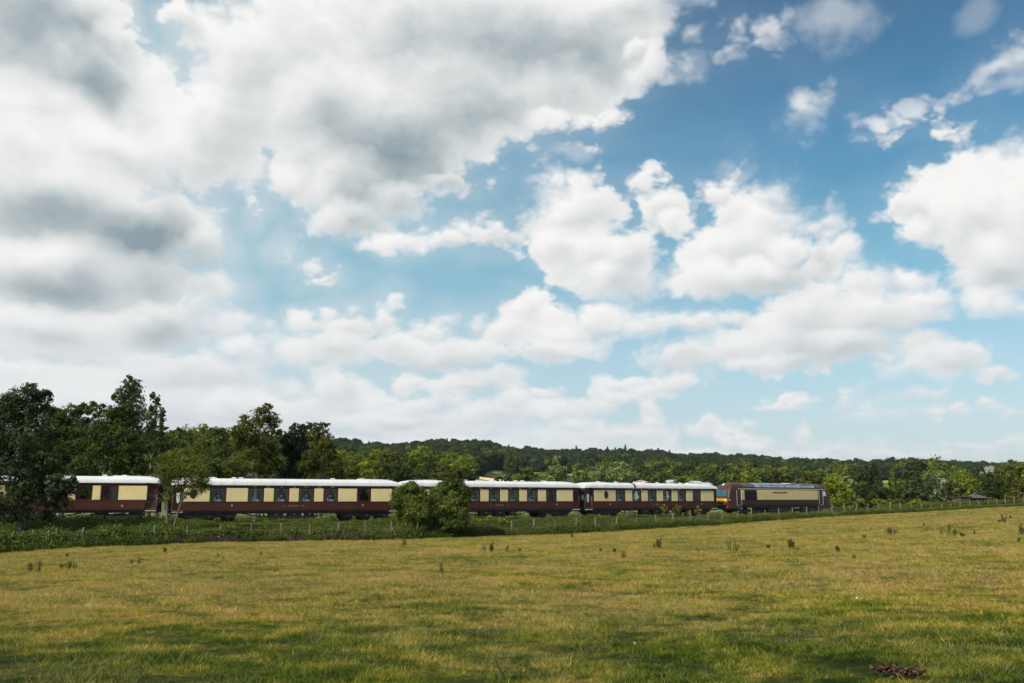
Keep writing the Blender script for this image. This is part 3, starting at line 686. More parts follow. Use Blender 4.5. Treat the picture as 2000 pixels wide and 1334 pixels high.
    # vestibules with doors
    for s in (-1, 1):
        xa, xb = (body_r, L) if s > 0 else (-L, body_l)
        mb = MB(); ins = 0.13
        for t_ in (-1, 1):
            ya, yb = t_*(HW-ins), t_*(HW-ins-0.05)
            dl, dr = xa+0.14, xb-0.12
            y0, y1 = min(ya, yb), max(ya, yb)
            mb.box(xa, dl, y0, y1, Z0, ZG); mb.box(dr, xb, y0, y1, Z0, ZG); mb.box(dl, dr, y0, y1, 2.92, ZG)
            if t_ > 0: mb.box(dl, dr, y0, y1, Z0, 2.92)
        mb.m = 1; e = xb if s > 0 else xa
        for yy0, yy1 in ((-HW+ins+0.05, -0.42), (0.42, HW-ins-0.05)): mb.box(min(e, e-s*0.05), max(e, e-s*0.05), yy0, yy1, Z0, ZG+0.2)
        mb.box(min(e, e-s*0.05), max(e, e-s*0.05), -0.42, 0.42, 2.85, ZG+0.32)
        mb.obj('vestibule', [M['maroon'], M['rubber']], root)
        if i == 3 and s < 0:
            mb = MB(); mb.box(e-0.02, e, -1.12, -0.72, 1.85, 2.38); mb.obj('end_pane', M['white_pane'], root)
        # door leaf with its window
        dl, dr = xa+0.14, xb-0.12; yd = -HW+ins+0.035; xm = (dl+dr)/2; white_pane = spec.get('white_pane', 0) == s
        zb, zt = (1.62, 2.46) if white_pane else (1.80, 2.62); rw = 0.17
        mb = MB()
        mb.box(dl, xm-rw, yd, yd+0.04, Z0, 2.92); mb.box(xm+rw, dr, yd, yd+0.04, Z0, 2.92); mb.box(xm-rw, xm+rw, yd, yd+0.04, Z0, zb); mb.box(xm-rw, xm+rw, yd, yd+0.04, zt, 2.92)
        mb.box(dl+0.03, dr-0.03, yd-0.01, yd, Z0+0.30, Z0+0.34)
        d_ = mb.obj('door', M['maroon'], root)
        mb = MB()
        if white_pane:
            P_ = [(xm-rw*0.8, zt), (xm-rw*0.8, zb+0.25)]+[(xm-rw*0.8*math.cos(t), zb+0.25-0.25*math.sin(t)) for t in [0.4, 0.8, 1.2, math.pi/2, 1.94, 2.34, 2.74]]+[(xm+rw*0.8, zb+0.25), (xm+rw*0.8, zt)]
            mb.prism(P_, 'y', yd-0.008, yd+0.02); mb.obj('pane', M['white_pane'], d_)
        else:
            mb.add([(xm-rw, yd+0.02, zb), (xm+rw, yd+0.02, zb), (xm+rw, yd+0.02, zt), (xm-rw, yd+0.02, zt)], [(0, 1, 2, 3)]); mb.obj('pane', M['glass'], d_)
        mb = MB(); mb.box(dr-0.12 if s < 0 else dl+0.05, dr-0.05 if s < 0 else dl+0.12, yd-0.05, yd-0.01, 1.72, 1.76); mb.obj('handle', M['chrome'], d_)
        for xx in (xa+0.06, xb-0.05):
            mb = MB(); yr = -HW+ins-0.06; mb.tube([(xx, yr+0.05, 1.32), (xx, yr, 1.36), (xx, yr, 2.22), (xx, yr+0.05, 2.26)], 0.012, 5); mb.obj('handrail', M['chrome'], root)
        mb = MB(); mb.box(xa+0.06, xb-0.06, -HW-0.10, -HW+0.20, Z0-0.10, Z0-0.06); mb.obj('footstep', M['whitepaint'], root)
    # gangways, buffers, coupling
    for s in (-1, 1):
        mb = MB(); x0, x1 = sorted((s*L, s*(L+0.30)))
        for q in range(3):
            xx0 = min(s*(L+0.1*q), s*(L+0.1*q+0.07)); mb.box(xx0, xx0+0.07, -0.58, -0.46, Z0+0.05, 3.05); mb.box(xx0, xx0+0.07, 0.46, 0.58, Z0+0.05, 3.05); mb.box(xx0, xx0+0.07, -0.58, 0.58, 3.05, 3.2)
        mb.box(x0, x1, -0.45, 0.45, Z0-0.1, Z0+0.02); mb.obj('gangway', M['rubber'], root)
        for yy in (-0.87, 0.87):
            mb = MB(); mb.tube([(s*(L-0.1), yy, 1.02), (s*(L+0.2), yy, 1.02)], 0.09, 10); mb.tube([(s*(L+0.2), yy, 1.02), (s*(L+0.25), yy, 1.02)], 0.2, 14); mb.obj('buffer', M['black'], root)
    # underframe
    mb = MB()
    for s in (-1, 1): mb.box(-L, L, min(s*1.30, s*1.20), max(s*1.30, s*1.20), Z0-0.20, Z0-0.005)
    mb.box(-L, L, -0.15, 0.15, Z0-0.25, Z0+0.01); mb.box(-L, -L+0.15, -1.25, 1.25, Z0-0.25, Z0+0.01); mb.box(L-0.15, L, -1.25, 1.25, Z0-0.25, Z0+0.01)
    mb.obj('underframe', M['black'], root)
    for s in (-1, 1):
        mb = MB(); yy = s*1.12
        mb.tube([(-4.3, yy, Z0-0.16), (-2.3, yy, 0.42), (2.3, yy, 0.42), (4.3, yy, Z0-0.16)], 0.035, 5); mb.box(-2.34, -2.26, yy-0.04, yy+0.04, 0.42, Z0-0.2); mb.box(2.26, 2.34, yy-0.04, yy+0.04, 0.42, Z0-0.2)
        mb.obj('truss_rod', M['black'], root)
    for xx, w_, hh in ((-1.25, 1.3, 0.46), (0.35, 1.2, 0.50), (1.7, 0.8, 0.42)):
        mb = MB(); mb.box(xx-w_/2, xx+w_/2, -1.22, -0.62, Z0-0.2-hh, Z0-0.2); mb.box(xx-w_/2+0.04, xx-0.02, -1.235, -1.22, Z0-0.16-hh, Z0-0.25); mb.box(xx+0.02, xx+w_/2-0.04, -1.235, -1.22, Z0-0.16-hh, Z0-0.25)
        b_ = mb.obj('battery_box', M['black'], root)
        mb = MB(); mb.box(xx-0.05, xx+0.05, -1.25, -1.235, Z0-0.34, Z0-0.29); mb.obj('latch', M['whitepaint'], b_)
    for s in (-1, 1): bogie(root, s*6.85, 3.4 if spec.get('six') else 2.6, 0.52, bool(spec.get('six')), 4.6 if spec.get('six') else 4.0)
    # writing and crests
    if name_text:
        xa = X(name_px); z = 1.36
        nsc = 0.78 if len(name_text) > 4 or i == 3 else 1.0
        text(name_text, 0.21, 1.15*nsc, M['dimgold'], root, (xa, -HW-0.004, z), 'name_lettering', sp=1.35)
        half = 0.17*len(name_text)*nsc+0.06
        for s in (-1, 1):
            mb = MB()
            for q in (-1, 0, 1): mb.prism([(xa+half, z+q*0.07-0.007), (xa+half, z+q*0.07+0.007), (xa+half+0.2, z+0.008), (xa+half+0.2, z-0.008)] if s > 0 else [(xa-half, z+q*0.07+0.007), (xa-half, z+q*0.07-0.007), (xa-half-0.2, z-0.008), (xa-half-0.2, z+0.008)], 'y', -HW-0.006-0.001*q, -HW+0.001)
            mb.obj('flourish', M['dimgold'], root)
    for ch, px in zip('PULLMAN', pullman or []):
        text(ch, 0.29, 1.5, M['goldred'], root, (X(px), -HW-0.004, (ZC+ZG)/2), 'lettering')
    for px in crest or []:
        xx = X(px); mb = MB(); z = 1.40
        mb.prism([(xx-0.06, z+0.09), (xx-0.065, z-0.02), (xx, z-0.10), (xx+0.065, z-0.02), (xx+0.06, z+0.09)][::-1], 'y', -HW-0.010, -HW+0.001)
        cr = mb.obj('crest', M['dimgold'], root)
        mb = MB(); mb.prism([(xx-0.005, z+0.05), (xx-0.005, z-0.03), (xx+0.015, z-0.06), (xx+0.04, z-0.02), (xx+0.035, z+0.05)][::-1], 'y', -HW-0.016, -HW-0.010); mb.obj('crest_shield', M['whitepaint'], cr)
    if spec.get('oval'):
        for px in spec['oval']:
            xx = X(px); z = 2.42; n = 22
            E = lambda a_, b_: [(xx+a_*math.cos(-2*math.pi*k/n), z+b_*math.sin(-2*math.pi*k/n)) for k in range(n)]
            mb = MB(); mb.prism(E(0.27, 0.43), 'y', -HW-0.030, -HW-0.010); w = mb.obj('oval_window', M['brown'], root)
            mb = MB(); mb.prism(E(0.20, 0.35), 'y', -HW-0.034, -HW-0.028); mb.obj('pane', M['darkpane'], w)
    TABLES.append((i, root, c, h, cuts, spec.get('tables', [])))
    return root

carriage(0, 'leftmost carriage, cream waist band with barred windows, behind the overhanging grey green tree', dict(
    win=[(-45, -12), (12, 42), (56, 88), (98, 130), (147.5, 180), (196.5, 231)],
    cream=[(-70, -46), (-11, 11), (43, 55), (89, 97), (131, 147), (180.5, 196), (231.5, 287)], door=[(288, 312)], tables=[3], vent=[-5, -1.5, 1.8, 5.6, 7.1]),
    crest=[240], style='cream')
carriage(1, 'carriage lettered GWEN in gold with PULLMAN above its windows', dict(
    win=[(410.5, 441.5), (485, 515.2), (535.2, 564.7), (584.3, 613.3), (632.2, 660), (698, 724.3)],
    cream=[(359, 409.8), (442.3, 484.3), (515.8, 534.7), (565.2, 583.8), (613.9, 631.7), (660.6, 697.3), (725, 765.5)],
    door=[], white_pane=-1, oval=[377], tables=[0, 1, 2, 3, 4], six=True, vent=[-6.6, -4.8, -4.2, 3.9, 6.6]),
    'GWEN', 574, [498, 524, 550, 575, 598, 623, 649], [454, 709])
carriage(2, 'carriage half hidden at its left end by the two big round bushes', dict(
    win=[(843, 858), (874, 894), (917.5, 937.5), (955.3, 976.2), (993, 1013.5), (1030, 1050), (1067.3, 1086.6)],
    cream=[(812, 842), (858.6, 873.4), (894.6, 916.8), (938.3, 954.6), (976.9, 992.4), (1014.2, 1029.4), (1050.8, 1066.7), (1087.3, 1119)],
    door=[], tables=[1, 2, 3, 4, 5], vent=[-3, -1.6, 0.2, 2.8, 3.6, 6.2]),
    'CYGNUS', 976, [919, 938.5, 959, 978, 997, 1015.5, 1035], [1087])
carriage(3, 'carriage with an oval window, coupled directly to the locomotive', dict(
    win=[(1203.2, 1220.6), (1235.6, 1252.2), (1265.8, 1281.9), (1295.8, 1311.2), (1324.5, 1339.6), (1353.6, 1368.5)],
    cream=[(1160.5, 1202.5), (1221.3, 1235), (1252.8, 1265.2), (1282.6, 1295.2), (1311.9, 1323.9), (1340.2, 1353), (1369, 1394)],
    door=[], white_pane=-1, oval=[1183.6], tables=[0, 1, 2, 3, 4], vent=[-7, -4.5, -1.8, -0.4, 1.6, 3.4, 5.2]),
    'VERA', 1284, [1238.5, 1252.5, 1268.7, 1283, 1297.2, 1313, 1327.3], [1191, 1370])
# black stove flue on the fourth coach roof
# tables laid with white linen and a lamp, standing behind the windows
ordn = ['first', 'second', 'third', 'fourth', 'fifth', 'sixth', 'seventh']
carn = ['the leftmost coach', 'the GWEN coach', 'the coach behind the round bushes', 'the coach next to the locomotive']
def table_meshes():
    mb = MB(); mb.box(-0.36, 0.36, -0.33, 0.33, 0.72, 0.75); top = mb.mesh('tabletop', M['wood'])
    mb = MB(); mb.box(-0.04, 0.04, -0.04, 0.04, 0.0, 0.72); mb.box(-0.2, 0.2, -0.2, 0.2, 0.0, 0.03); leg = mb.mesh('leg', M['wood'])
    mb = MB(); v = []
    for z, a, b in ((0.762, 0.36, 0.34), (0.70, 0.385, 0.36), (0.56, 0.43, 0.38)):
        for q in range(16):
            t = 2*math.pi*(q+0.5)/16; cx_, sy_ = math.cos(t), math.sin(t); k = 1/max(abs(cx_), abs(sy_)); w_ = 1+(0.03*math.sin(q*2.4) if z < 0.6 else 0)
            v.append((cx_*k*a*w_, sy_*k*b*w_, z))
    mb.add(v, [(r_*16+q, (r_+1)*16+q, (r_+1)*16+(q+1) % 16, r_*16+(q+1) % 16) for r_ in range(2) for q in range(16)]+[tuple(range(16))]); cl_ = mb.mesh('tablecloth', M['cloth'])
    mb = MB(); mb.tube([(0, 0, 0), (0, 0, 0.02)], 0.07, 10); mb.tube([(0, 0, 0.02), (0, 0, 0.30)], 0.015, 6); st = mb.mesh('lamp_base', M['chrome'])
    mb = MB(); mb.tube([(0, 0, 0.26), (0, 0, 0.38)], [0.13, 0.06], 12); sh = mb.mesh('lamp_shade', M['shade'])
    mb = MB(); mb.prism([(-0.05, 0.0), (0.05, 0.0), (0.045, 0.20), (0.0, 0.21), (-0.045, 0.20)], 'y', -0.03, 0.03); nk = mb.mesh('napkin', M['cloth'])
    return top, leg, cl_, st, sh, nk
tm = table_meshes()
for (i, root, c, h, cuts, tbl) in TABLES:
    for k in tbl:
        a, b = cuts[k]; xm = (a+b)/2
        ex, ey = Vector((math.cos(h), math.sin(h), 0)), Vector((-math.sin(h), math.cos(h), 0))
        base = Vector((c.x, c.y, RAIL))+ex*xm-ey*(HW-0.52)+Vector((0, 0, Z0+0.20))
        t = thing('dining_table', f'white clothed table, {ordn[k]} window from the left in {carn[i]}', 'table', base, h, 'dining tables in the coaches')
        link('tabletop', tm[0], t); link('leg', tm[1], t); link('tablecloth', tm[2], t)
        lp = thing('table_lamp', f'pale table lamp, {ordn[k]} window from the left in {carn[i]}', 'lamp', base+ex*0.04-ey*0.12+Vector((0, 0, 0.77)), h, 'lamps on the dining tables')
        link('lamp_base', tm[3], lp); link('lamp_shade', tm[4], lp)
        nk = link('napkin', tm[5], None, base-ex*0.20-ey*0.2+Vector((0, 0, 0.765)), h+0.4)
        tag(nk, f'folded white napkin, {ordn[k]} window from the left in {carn[i]}', 'napkin', 'napkins on the dining tables')

# ---------------------------------------------------------------- locomotive
def locomotive():
    i = 4; c, h, Lc = car_frame(i)
    root = thing('locomotive', 'dark maroon and cream diesel locomotive lettered BRITISH PULLMAN at the head of the train', 'locomotive', (c.x, c.y, RAIL), h)
    X = lambda px: px_to_x(i, px)
    LB = 9.35; W_ = 1.36; ZCT = 3.16; ZR = 3.90; ZB = 1.13
    # stations of the shell along its length: x, lowest z, crown z, eaves z, half width
    def half():
        return [(9.35, 0.80, 2.12, 2.02, 1.20), (9.33, 0.78, 2.22, 2.12, 1.24), (9.16, 0.76, 2.80, 2.45, 1.29), (8.97, 0.75, 3.30, 2.80, 1.32), (8.72, 0.74, 3.60, 3.02, 1.34), (8.35, 0.74, 3.80, 3.12, 1.36), (7.9, 0.78, 3.88, ZCT, W_), (7.0, 1.10, ZR, ZCT, W_), (6.9, ZB, ZR, ZCT, W_)]
    st = [(-x, *r) for x, *r in half()]+[(-4.0, ZB, ZR, ZCT, W_), (0, ZB, ZR, ZCT, W_), (4.0, ZB, ZR, ZCT, W_)]+[(x, *r) for x, *r in reversed(half())]
    V = []
    for x, zb, zr, ze, w in st:
        low = max(0.0, 1.35-zb)
        ring = [(x, -w*0.93, zb), (x, -w, zb+0.12), (x, -w, (zb+ze)/2), (x, -w, ze)]
        for k in range(1, 10):
            a = math.pi*k/10; ring.append((x, -math.cos(a)*w*0.985, ze+(zr-ze)*math.sin(a)**0.75))
        ring += [(x, w, ze), (x, w, (zb+ze)/2), (x, w, zb+0.12), (x, w*0.93, zb)]
        V.append(ring)
    n = len(V[0]); mb = MB(); vs = [p for r_ in V for p in r_]
    mb.add(vs, [(r_*n+q, r_*n+(q+1) % n, (r_+1)*n+(q+1) % n, (r_+1)*n+q) for r_ in range(len(V)-1) for q in range(n)])
    mb.add(V[0], [tuple(range(n))]); mb.add(V[-1], [tuple(reversed(range(n)))])
    me = mb.mesh('body', M['maroon2']); bd = link('body', me, root)
    # cantrail strip
    for s in (-1, 1):
        mb = MB(); mb.box(-7.6, 8.4, min(s*(W_+0.03), s*W_), max(s*(W_+0.03), s*W_), ZCT-0.05, ZCT+0.06); mb.obj('cantrail', M['palerail'], root)
    # roof panels, each a curved sheet just above the shell
    def sheet(name, x0, x1, m_, a0=0.06, a1=0.94, lift=0.012, parent=root):
        mb = MB(); vs = []; nn = 14
        for x in (x0, x1):
            for k in range(nn+1):
                a = math.pi*(a0+(a1-a0)*k/nn); vs.append((x, -math.cos(a)*(W_*0.985+lift), ZCT+(ZR-ZCT+lift)*math.sin(a)**0.75))
        mb.add(vs, [(k, k+1, k+nn+2, k+nn+1) for k in range(nn)], True); return mb.obj(name, m_, parent)
    P = lambda px: X(px)
    sheet('roof_panel', -6.9, P(1474), M['sootroof']); sheet('roof_panel', P(1475), P(1489), M['silver']); sheet('roof_panel', P(1491), P(1534), M['silver']); sheet('roof_panel', P(1536), P(1566), M['silver']); sheet('roof_panel', P(1567), P(1593), M['silver']); sheet('roof_panel', P(1596), 7.6, M['sootroof'])
    for px in (1475, 1490, 1535, 1566.5, 1594.5): sheet('roof_seam', P(px)-0.05, P(px)+0.05, M['black'], lift=0.02)
    sheet('roof_grille', P(1540), P(1562), M['sootroof'], 0.20, 0.60, 0.02); sheet('roof_grille', P(1569), P(1591), M['sootroof'], 0.17, 0.60, 0.02)
    for a_, b_ in ((1499, 1512), (1513, 1527)): sheet('hatch_seal', P(a_)-0.06, P(b_)+0.06, M['black'], 0.165, 0.415, 0.025); sheet('roof_hatch', P(a_), P(b_), M['silver'], 0.18, 0.40, 0.035)
    sheet('roof_hatch', P(1537), P(1556), M['whitepaint'], 0.33, 0.5, 0.04)
    mb = MB(); mb.box(P(1568)-0.35, P(1568)+0.35, -0.35, 0.35, ZR-0.05, ZR+0.05); mb.box(P(1568)-0.2, P(1568)+0.2, -0.45, -0.40, ZR-0.12, ZR+0.05); mb.obj('exhaust', M['black'], root)
    # cream body side panels with their horizontal ribs
    for x0, x1 in ((P(1447.6), P(1454.2)), (P(1478.8), P(1597.5))):
        mb = MB(); mb.box(x0, x1, -W_-0.012, -W_+0.01, 1.87, 3.01); p_ = mb.obj('cream_panel', M['cream'], root)
        mb = MB(); nrb = 11
        for k in range(nrb): z = 1.93+k*(1.02/(nrb-1)); mb.prism([(-W_-0.045, z-0.012), (-W_-0.012, z-0.034), (-W_-0.012, z+0.034), (-W_-0.045, z+0.012)][::-1], 'x', x0+0.03, x1-0.03)
        mb.obj('panel_rib', M['cream'], p_)
    mb = MB(); mb.box(P(1447.6), P(1597.5), W_-0.01, W_+0.012, 1.87, 3.01); mb.obj('cream_panel', M['cream'], root)
    mb = MB()
    for z in (1.30, 1.46, 1.62, 1.76): mb.box(-6.6, P(1597.5), -W_-0.03, -W_+0.005, z-0.018, z+0.018)
    mb.obj('panel_rib', M['maroon2'], root)
    # intake grille: dark recess with upright slats
    x0, x1 = P(1454.8), P(1478.2); mb = MB(); mb.box(x0, x1, -W_-0.006, -W_+0.02, 1.80, 2.98); gr = mb.obj('intake_grille', M['black'], root)
    nsl = 18
    def slat():
        mb = MB(); mb.box(-0.012, 0.012, -0.05, 0, 1.84, 2.94); return mb.mesh('slat', M['black'])
    sm_ = slat()
    for k in range(nsl): link('slat', sm_, gr, (x0+0.08+(x1-x0-0.16)*k/(nsl-1), -W_-0.006, 0))
    # doors and handrails
    for x0, x1 in ((P(1439), P(1447)), (P(1599.5), P(1606))):
        mb = MB(); mb.box(x0, x1, -W_-0.008, -W_+0.02, 1.30, 3.05); mb.box(x0+0.06, x1-0.06, -W_-0.014, -W_-0.008, 1.36, 2.98); d_ = mb.obj('cab_door', M['maroon2'], root)
        for xx in (x0-0.05, x1+0.05):
            mb = MB(); mb.tube([(xx, -W_, 1.28), (xx, -W_-0.07, 1.33), (xx, -W_-0.07, 2.92), (xx, -W_, 2.97)], 0.02, 6); mb.obj('handrail', M['palerail'], d_)
        mb = MB(); mb.box(x0, x1, -W_-0.08, -W_+0.02, 1.235, 1.27); mb.obj('door_sill', M['palerail'], d_)
        for z in (0.55, 0.85, 1.08):
            mb = MB(); mb.box(x0+0.05, x1-0.05, -W_-0.06, -W_+0.16, z, z+0.04); mb.obj('footstep', M['steel'], root)
    # cab side windows
    for x0, x1, s in ((-8.55, -7.75, -1), (7.95, 8.5, 1)):
        mb = MB(); mb.prism([(x0, 2.35), (x1, 2.35), (x1, 2.92), (x0+0.22 if s < 0 else x0, 2.92)] if s < 0 else [(x0, 2.35), (x1, 2.35), (x1-0.18, 2.92), (x0, 2.92)], 'y', -W_-0.012, -W_+0.004)
        mb.obj('cab_side_window', M['darkpane'] if s < 0 else M['white_pane'], root)  # right pane pale: a reflection put into its colour
    # cab ends: windscreens, yellow nose, lamps, buffers
    for s in (-1, 1):
        def pt(y, z, out=0.02):                      # point on the raked front
            zs = [0.75, 2.12, 2.22, 2.80, 3.30, 3.60]; xs_ = [9.35, 9.35, 9.33, 9.16, 8.97, 8.72]
            return (s*(float(np.interp(z, zs, xs_))+out), y, z)
        for y0, y1 in ((-1.02, -0.06), (0.06, 1.02)):
            mb = MB(); zz = [2.28, 2.55, 2.80, 3.05]
            top = lambda y_, z_: y_*(1-0.16*max(0, (z_-2.28))/0.77) if abs(y_) > 0.5 else y_
            vs = []
            for z in zz: vs += [pt(top(y0, z), z, 0.022), pt(top(y1, z), z, 0.022)]
            mb.add(vs, [(2*k, 2*k+1, 2*k+3, 2*k+2) for k in range(3)]); mb.obj('windscreen', M['screen'], root)
            mb = MB()
            for (ya, yb) in ((y0, y1),): mb.tube([pt((ya+yb)/2, 2.2, 0.05), pt((ya+yb)/2+0.18, 2.75, 0.05)], 0.012, 4)
            mb.obj('wiper', M['black'], root)
        mb = MB(); xa, xb = sorted((s*9.345, s*9.395))
        mb.prism([(-1.08, 1.28), (1.08, 1.28), (1.12, 1.5), (1.10, 2.04), (-1.10, 2.04), (-1.12, 1.5)], 'x', xa, xb); ny = mb.obj('yellow_nose_panel', M['yellow'], root)
        mb = MB(); xa, xb = sorted((s*9.395, s*9.44)); mb.box(xa, xb, -0.45, 0.45, 1.36, 1.62); mb.obj('coupler_recess', M['black'], ny)
        mb = MB(); xa, xb = sorted((s*9.35, s*9.42)); mb.box(xa, xb, -1.2, 1.2, 0.80, 1.24); mb.obj('buffer_beam', M['black'], root)
        for y_ in (-0.86, 0.86):
            mb = MB(); mb.tube([(s*9.4, y_, 1.05), (s*9.72, y_, 1.05)], 0.10, 10); mb.tube([(s*9.72, y_, 1.05), (s*9.79, y_, 1.05)], 0.22, 16); mb.obj('buffer', M['black'], root)
            mb = MB(); mb.tube([(s*9.39, y_*1.05, 1.86), (s*9.43, y_*1.05, 1.86)], 0.10, 12); mb.obj('headlight', M['whitepaint'], root)
        mb = MB(); mb.tube([(s*8.55, 0, 3.70), (s*8.80, 0, 3.62)], 0.11, 12); mb.obj('headlight', M['whitepaint'], root)
    mb = MB(); mb.box(-9.46, -9.39, -1.20, -1.0, 0.92, 1.20); mb.obj('tail_lamp', M['red'], root)
    # underframe, fuel tank, bogies
    mb = MB(); mb.box(-6.9, 6.9, -1.25, 1.25, 0.92, ZB+0.02); mb.obj('underframe', M['black'], root)
    mb = MB(); mb.prism([(-1.3, 0.95), (-1.3, 0.45), (-1.1, 0.28), (1.1, 0.28), (1.3, 0.45), (1.3, 0.95)], 'x', -2.4, 2.2); mb.obj('fuel_tank', M['black'], root)
    for s in (-1, 1): bogie(root, s*5.75, 2.8, 0.48, False, 4.2)
    # writing
    text('BRITISH PULLMAN', 0.25, 1.28, M['lettering'], root, (P(1524), -W_-0.047, 2.74), 'lettering', bold=0.008)
    text('67 021', 0.22, 0.95, M['whitepaint'], root, (P(1423.5), -W_-0.004, 1.86), 'number_lettering')
    xx = P(1422.8); mb = MB(); z = 2.22; mb.prism([(xx-0.08, z+0.14), (xx-0.09, z-0.02), (xx, z-0.14), (xx+0.09, z-0.02), (xx+0.08, z+0.14)][::-1], 'y', -W_-0.010, -W_+0.001); mb.obj('crest', M['palerail'], root)
    return root
locomotive()

# ================================================================== trees and other vegetation
LM = {
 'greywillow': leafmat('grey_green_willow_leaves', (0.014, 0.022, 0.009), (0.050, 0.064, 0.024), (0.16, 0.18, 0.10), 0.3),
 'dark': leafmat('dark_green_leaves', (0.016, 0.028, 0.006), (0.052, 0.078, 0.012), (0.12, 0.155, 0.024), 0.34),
 'olive': leafmat('olive_green_leaves', (0.026, 0.032, 0.006), (0.090, 0.100, 0.014), (0.20, 0.205, 0.034), 0.32),
 'mid': leafmat('mid_green_leaves', (0.026, 0.040, 0.006), (0.100, 0.130, 0.015), (0.22, 0.26, 0.035), 0.34),
 'bright': leafmat('bright_green_leaves', (0.060, 0.080, 0.008), (0.19, 0.225, 0.020), (0.36, 0.38, 0.05), 0.38),
 'yellow': leafmat('yellow_green_leaves', (0.07, 0.09, 0.006), (0.20, 0.235, 0.018), (0.36, 0.38, 0.05), 0.38),
 'silver': leafmat('silvery_poplar_leaves', (0.07, 0.088, 0.026), (0.22, 0.26, 0.085), (0.44, 0.47, 0.26), 0.34),
 'conifer': leafmat('blackish_conifer_foliage', (0.005, 0.012, 0.006), (0.014, 0.028, 0.012), (0.034, 0.055, 0.022), 0.12),
 'ochre': leafmat('ochre_tinged_leaves', (0.045, 0.045, 0.008), (0.145, 0.125, 0.020), (0.28, 0.22, 0.05), 0.35),
 'hill': leafmat('distant_wood_leaves', (0.010, 0.020, 0.008), (0.034, 0.052, 0.015), (0.080, 0.100, 0.025), 0.22),
 'bush': leafmat('round_bush_leaves', (0.024, 0.040, 0.006), (0.085, 0.120, 0.016), (0.27, 0.29, 0.08), 0.34),
 'bramble': leafmat('bramble_leaves', (0.022, 0.038, 0.006), (0.080, 0.120, 0.018), (0.22, 0.27, 0.065), 0.34),
 'weed': leafmat('weed_leaves', (0.024, 0.040, 0.005), (0.080, 0.115, 0.014), (0.17, 0.21, 0.035), 0.32),
}
def leaf_soup(C, spread, per, leaf, out, seed, tintc, flat=0.6, rs=None):
    """C (n,3) clump centres, out (n,3) outward vectors -> vertices, faces, tint of single leaves"""
    g_ = rs or np.random.default_rng(seed); n = len(C)
    ctr = np.repeat(C, per, 0)+g_.normal(0, 1, (n*per, 3))*np.repeat(spread, per, 0)[:, None]*np.array([1, 1, 0.75])
    nv = np.repeat(out, per, 0)*1.0+g_.normal(0, 1, (n*per, 3))*flat+np.array([0, 0, 0.30]); nv /= np.linalg.norm(nv, axis=1)[:, None]
    r_ = g_.normal(0, 1, (n*per, 3)); a = np.cross(nv, r_); a /= np.linalg.norm(a, axis=1)[:, None]; b = np.cross(nv, a)
    s = leaf*g_.uniform(0.55, 1.35, (n*per, 1)); a = a*s; b = b*s*0.58
    V = np.stack([ctr-a, ctr-b+a*0.1, ctr+a, ctr+b+a*0.1], 1).reshape(-1, 3)
    F = np.arange(n*per*4).reshape(-1, 4)
    t = np.clip(np.repeat(tintc, per)+g_.normal(0, 0.17, n*per), 0, 1)
    return V, F, t
def crown_mesh(name, lobes, mat_, leaf, dens, per, seed, shell=0.55, spread=None, gap=0.0, sub=0):
    """lobes (k,6): centre and radii. dens = clumps per square metre of lobe surface"""
    g_ = np.random.default_rng(seed); Cs = []; Os = []; Sp = []
    if sub:                                        # every lobe is a bunch of smaller boughs with shaded hollows between
        new = []
        for (x, y, z, rx, ry, rz) in lobes:
            k = sub; d = g_.normal(0, 1, (k, 3)); d[:, 2] += 0.25; d /= np.linalg.norm(d, axis=1)[:, None]
            new.append((x, y, z, rx*0.72, ry*0.72, rz*0.72))
            for q in d:
                f = g_.uniform(0.28, 0.50); t = 1.02-f*0.75; new.append((x+q[0]*rx*t, y+q[1]*ry*t, z+q[2]*rz*t, rx*f, ry*f, max(rz*f*0.85, 0.4*rx*f)))
        lobes = new
    for (x, y, z, rx, ry, rz) in lobes:
        area = 4*math.pi*((rx*ry)**1.6/3+(rx*rz)**1.6/3+(ry*rz)**1.6/3)**(1/1.6)
        n = max(6, int(area*dens)); d = g_.normal(0, 1, (n, 3)); d[:, 2] += 0.12; d /= np.linalg.norm(d, axis=1)[:, None]
        # lumpy outline: radius varies slowly over direction
        ph = g_.uniform(0, 6.28, 6); lump = 1+0.13*np.sin(d[:, 0]*4.2+ph[0]+d[:, 2]*3+ph[1])+0.10*np.sin(d[:, 1]*6.3+ph[2]+d[:, 2]*5+ph[3])+0.07*np.sin(d[:, 0]*10+d[:, 1]*9+ph[4])
        rr = (shell+(1-shell)*g_.uniform(0, 1, n)**0.6)*lump
        Cs.append(np.array([x, y, z])+d*rr[:, None]*np.array([rx, ry, rz])); Os.append(d); Sp.append(np.full(n, (spread or 0.16*min(rx, rz, 2.2)+0.03))*g_.uniform(0.7, 1.3, n))
    C = np.concatenate(Cs); O_ = np.concatenate(Os); S = np.concatenate(Sp)
    if gap > 0:
        k = g_.uniform(0, 1, len(C)) > gap*(0.5+0.5*np.sin(C[:, 0]*2.1+C[:, 2]*1.7+seed)); C, O_, S = C[k], O_[k], S[k]
    tc = np.clip(0.45+0.22*np.sin(C[:, 0]*1.1+seed)*np.cos(C[:, 2]*1.3+C[:, 1]*0.9)+g_.normal(0, 0.15, len(C)), 0.02, 0.98)
    V, F, t = leaf_soup(C, S, per, leaf, O_, seed, tc, rs=g_)
    return soup(name, V, F, mat_, tint=t)
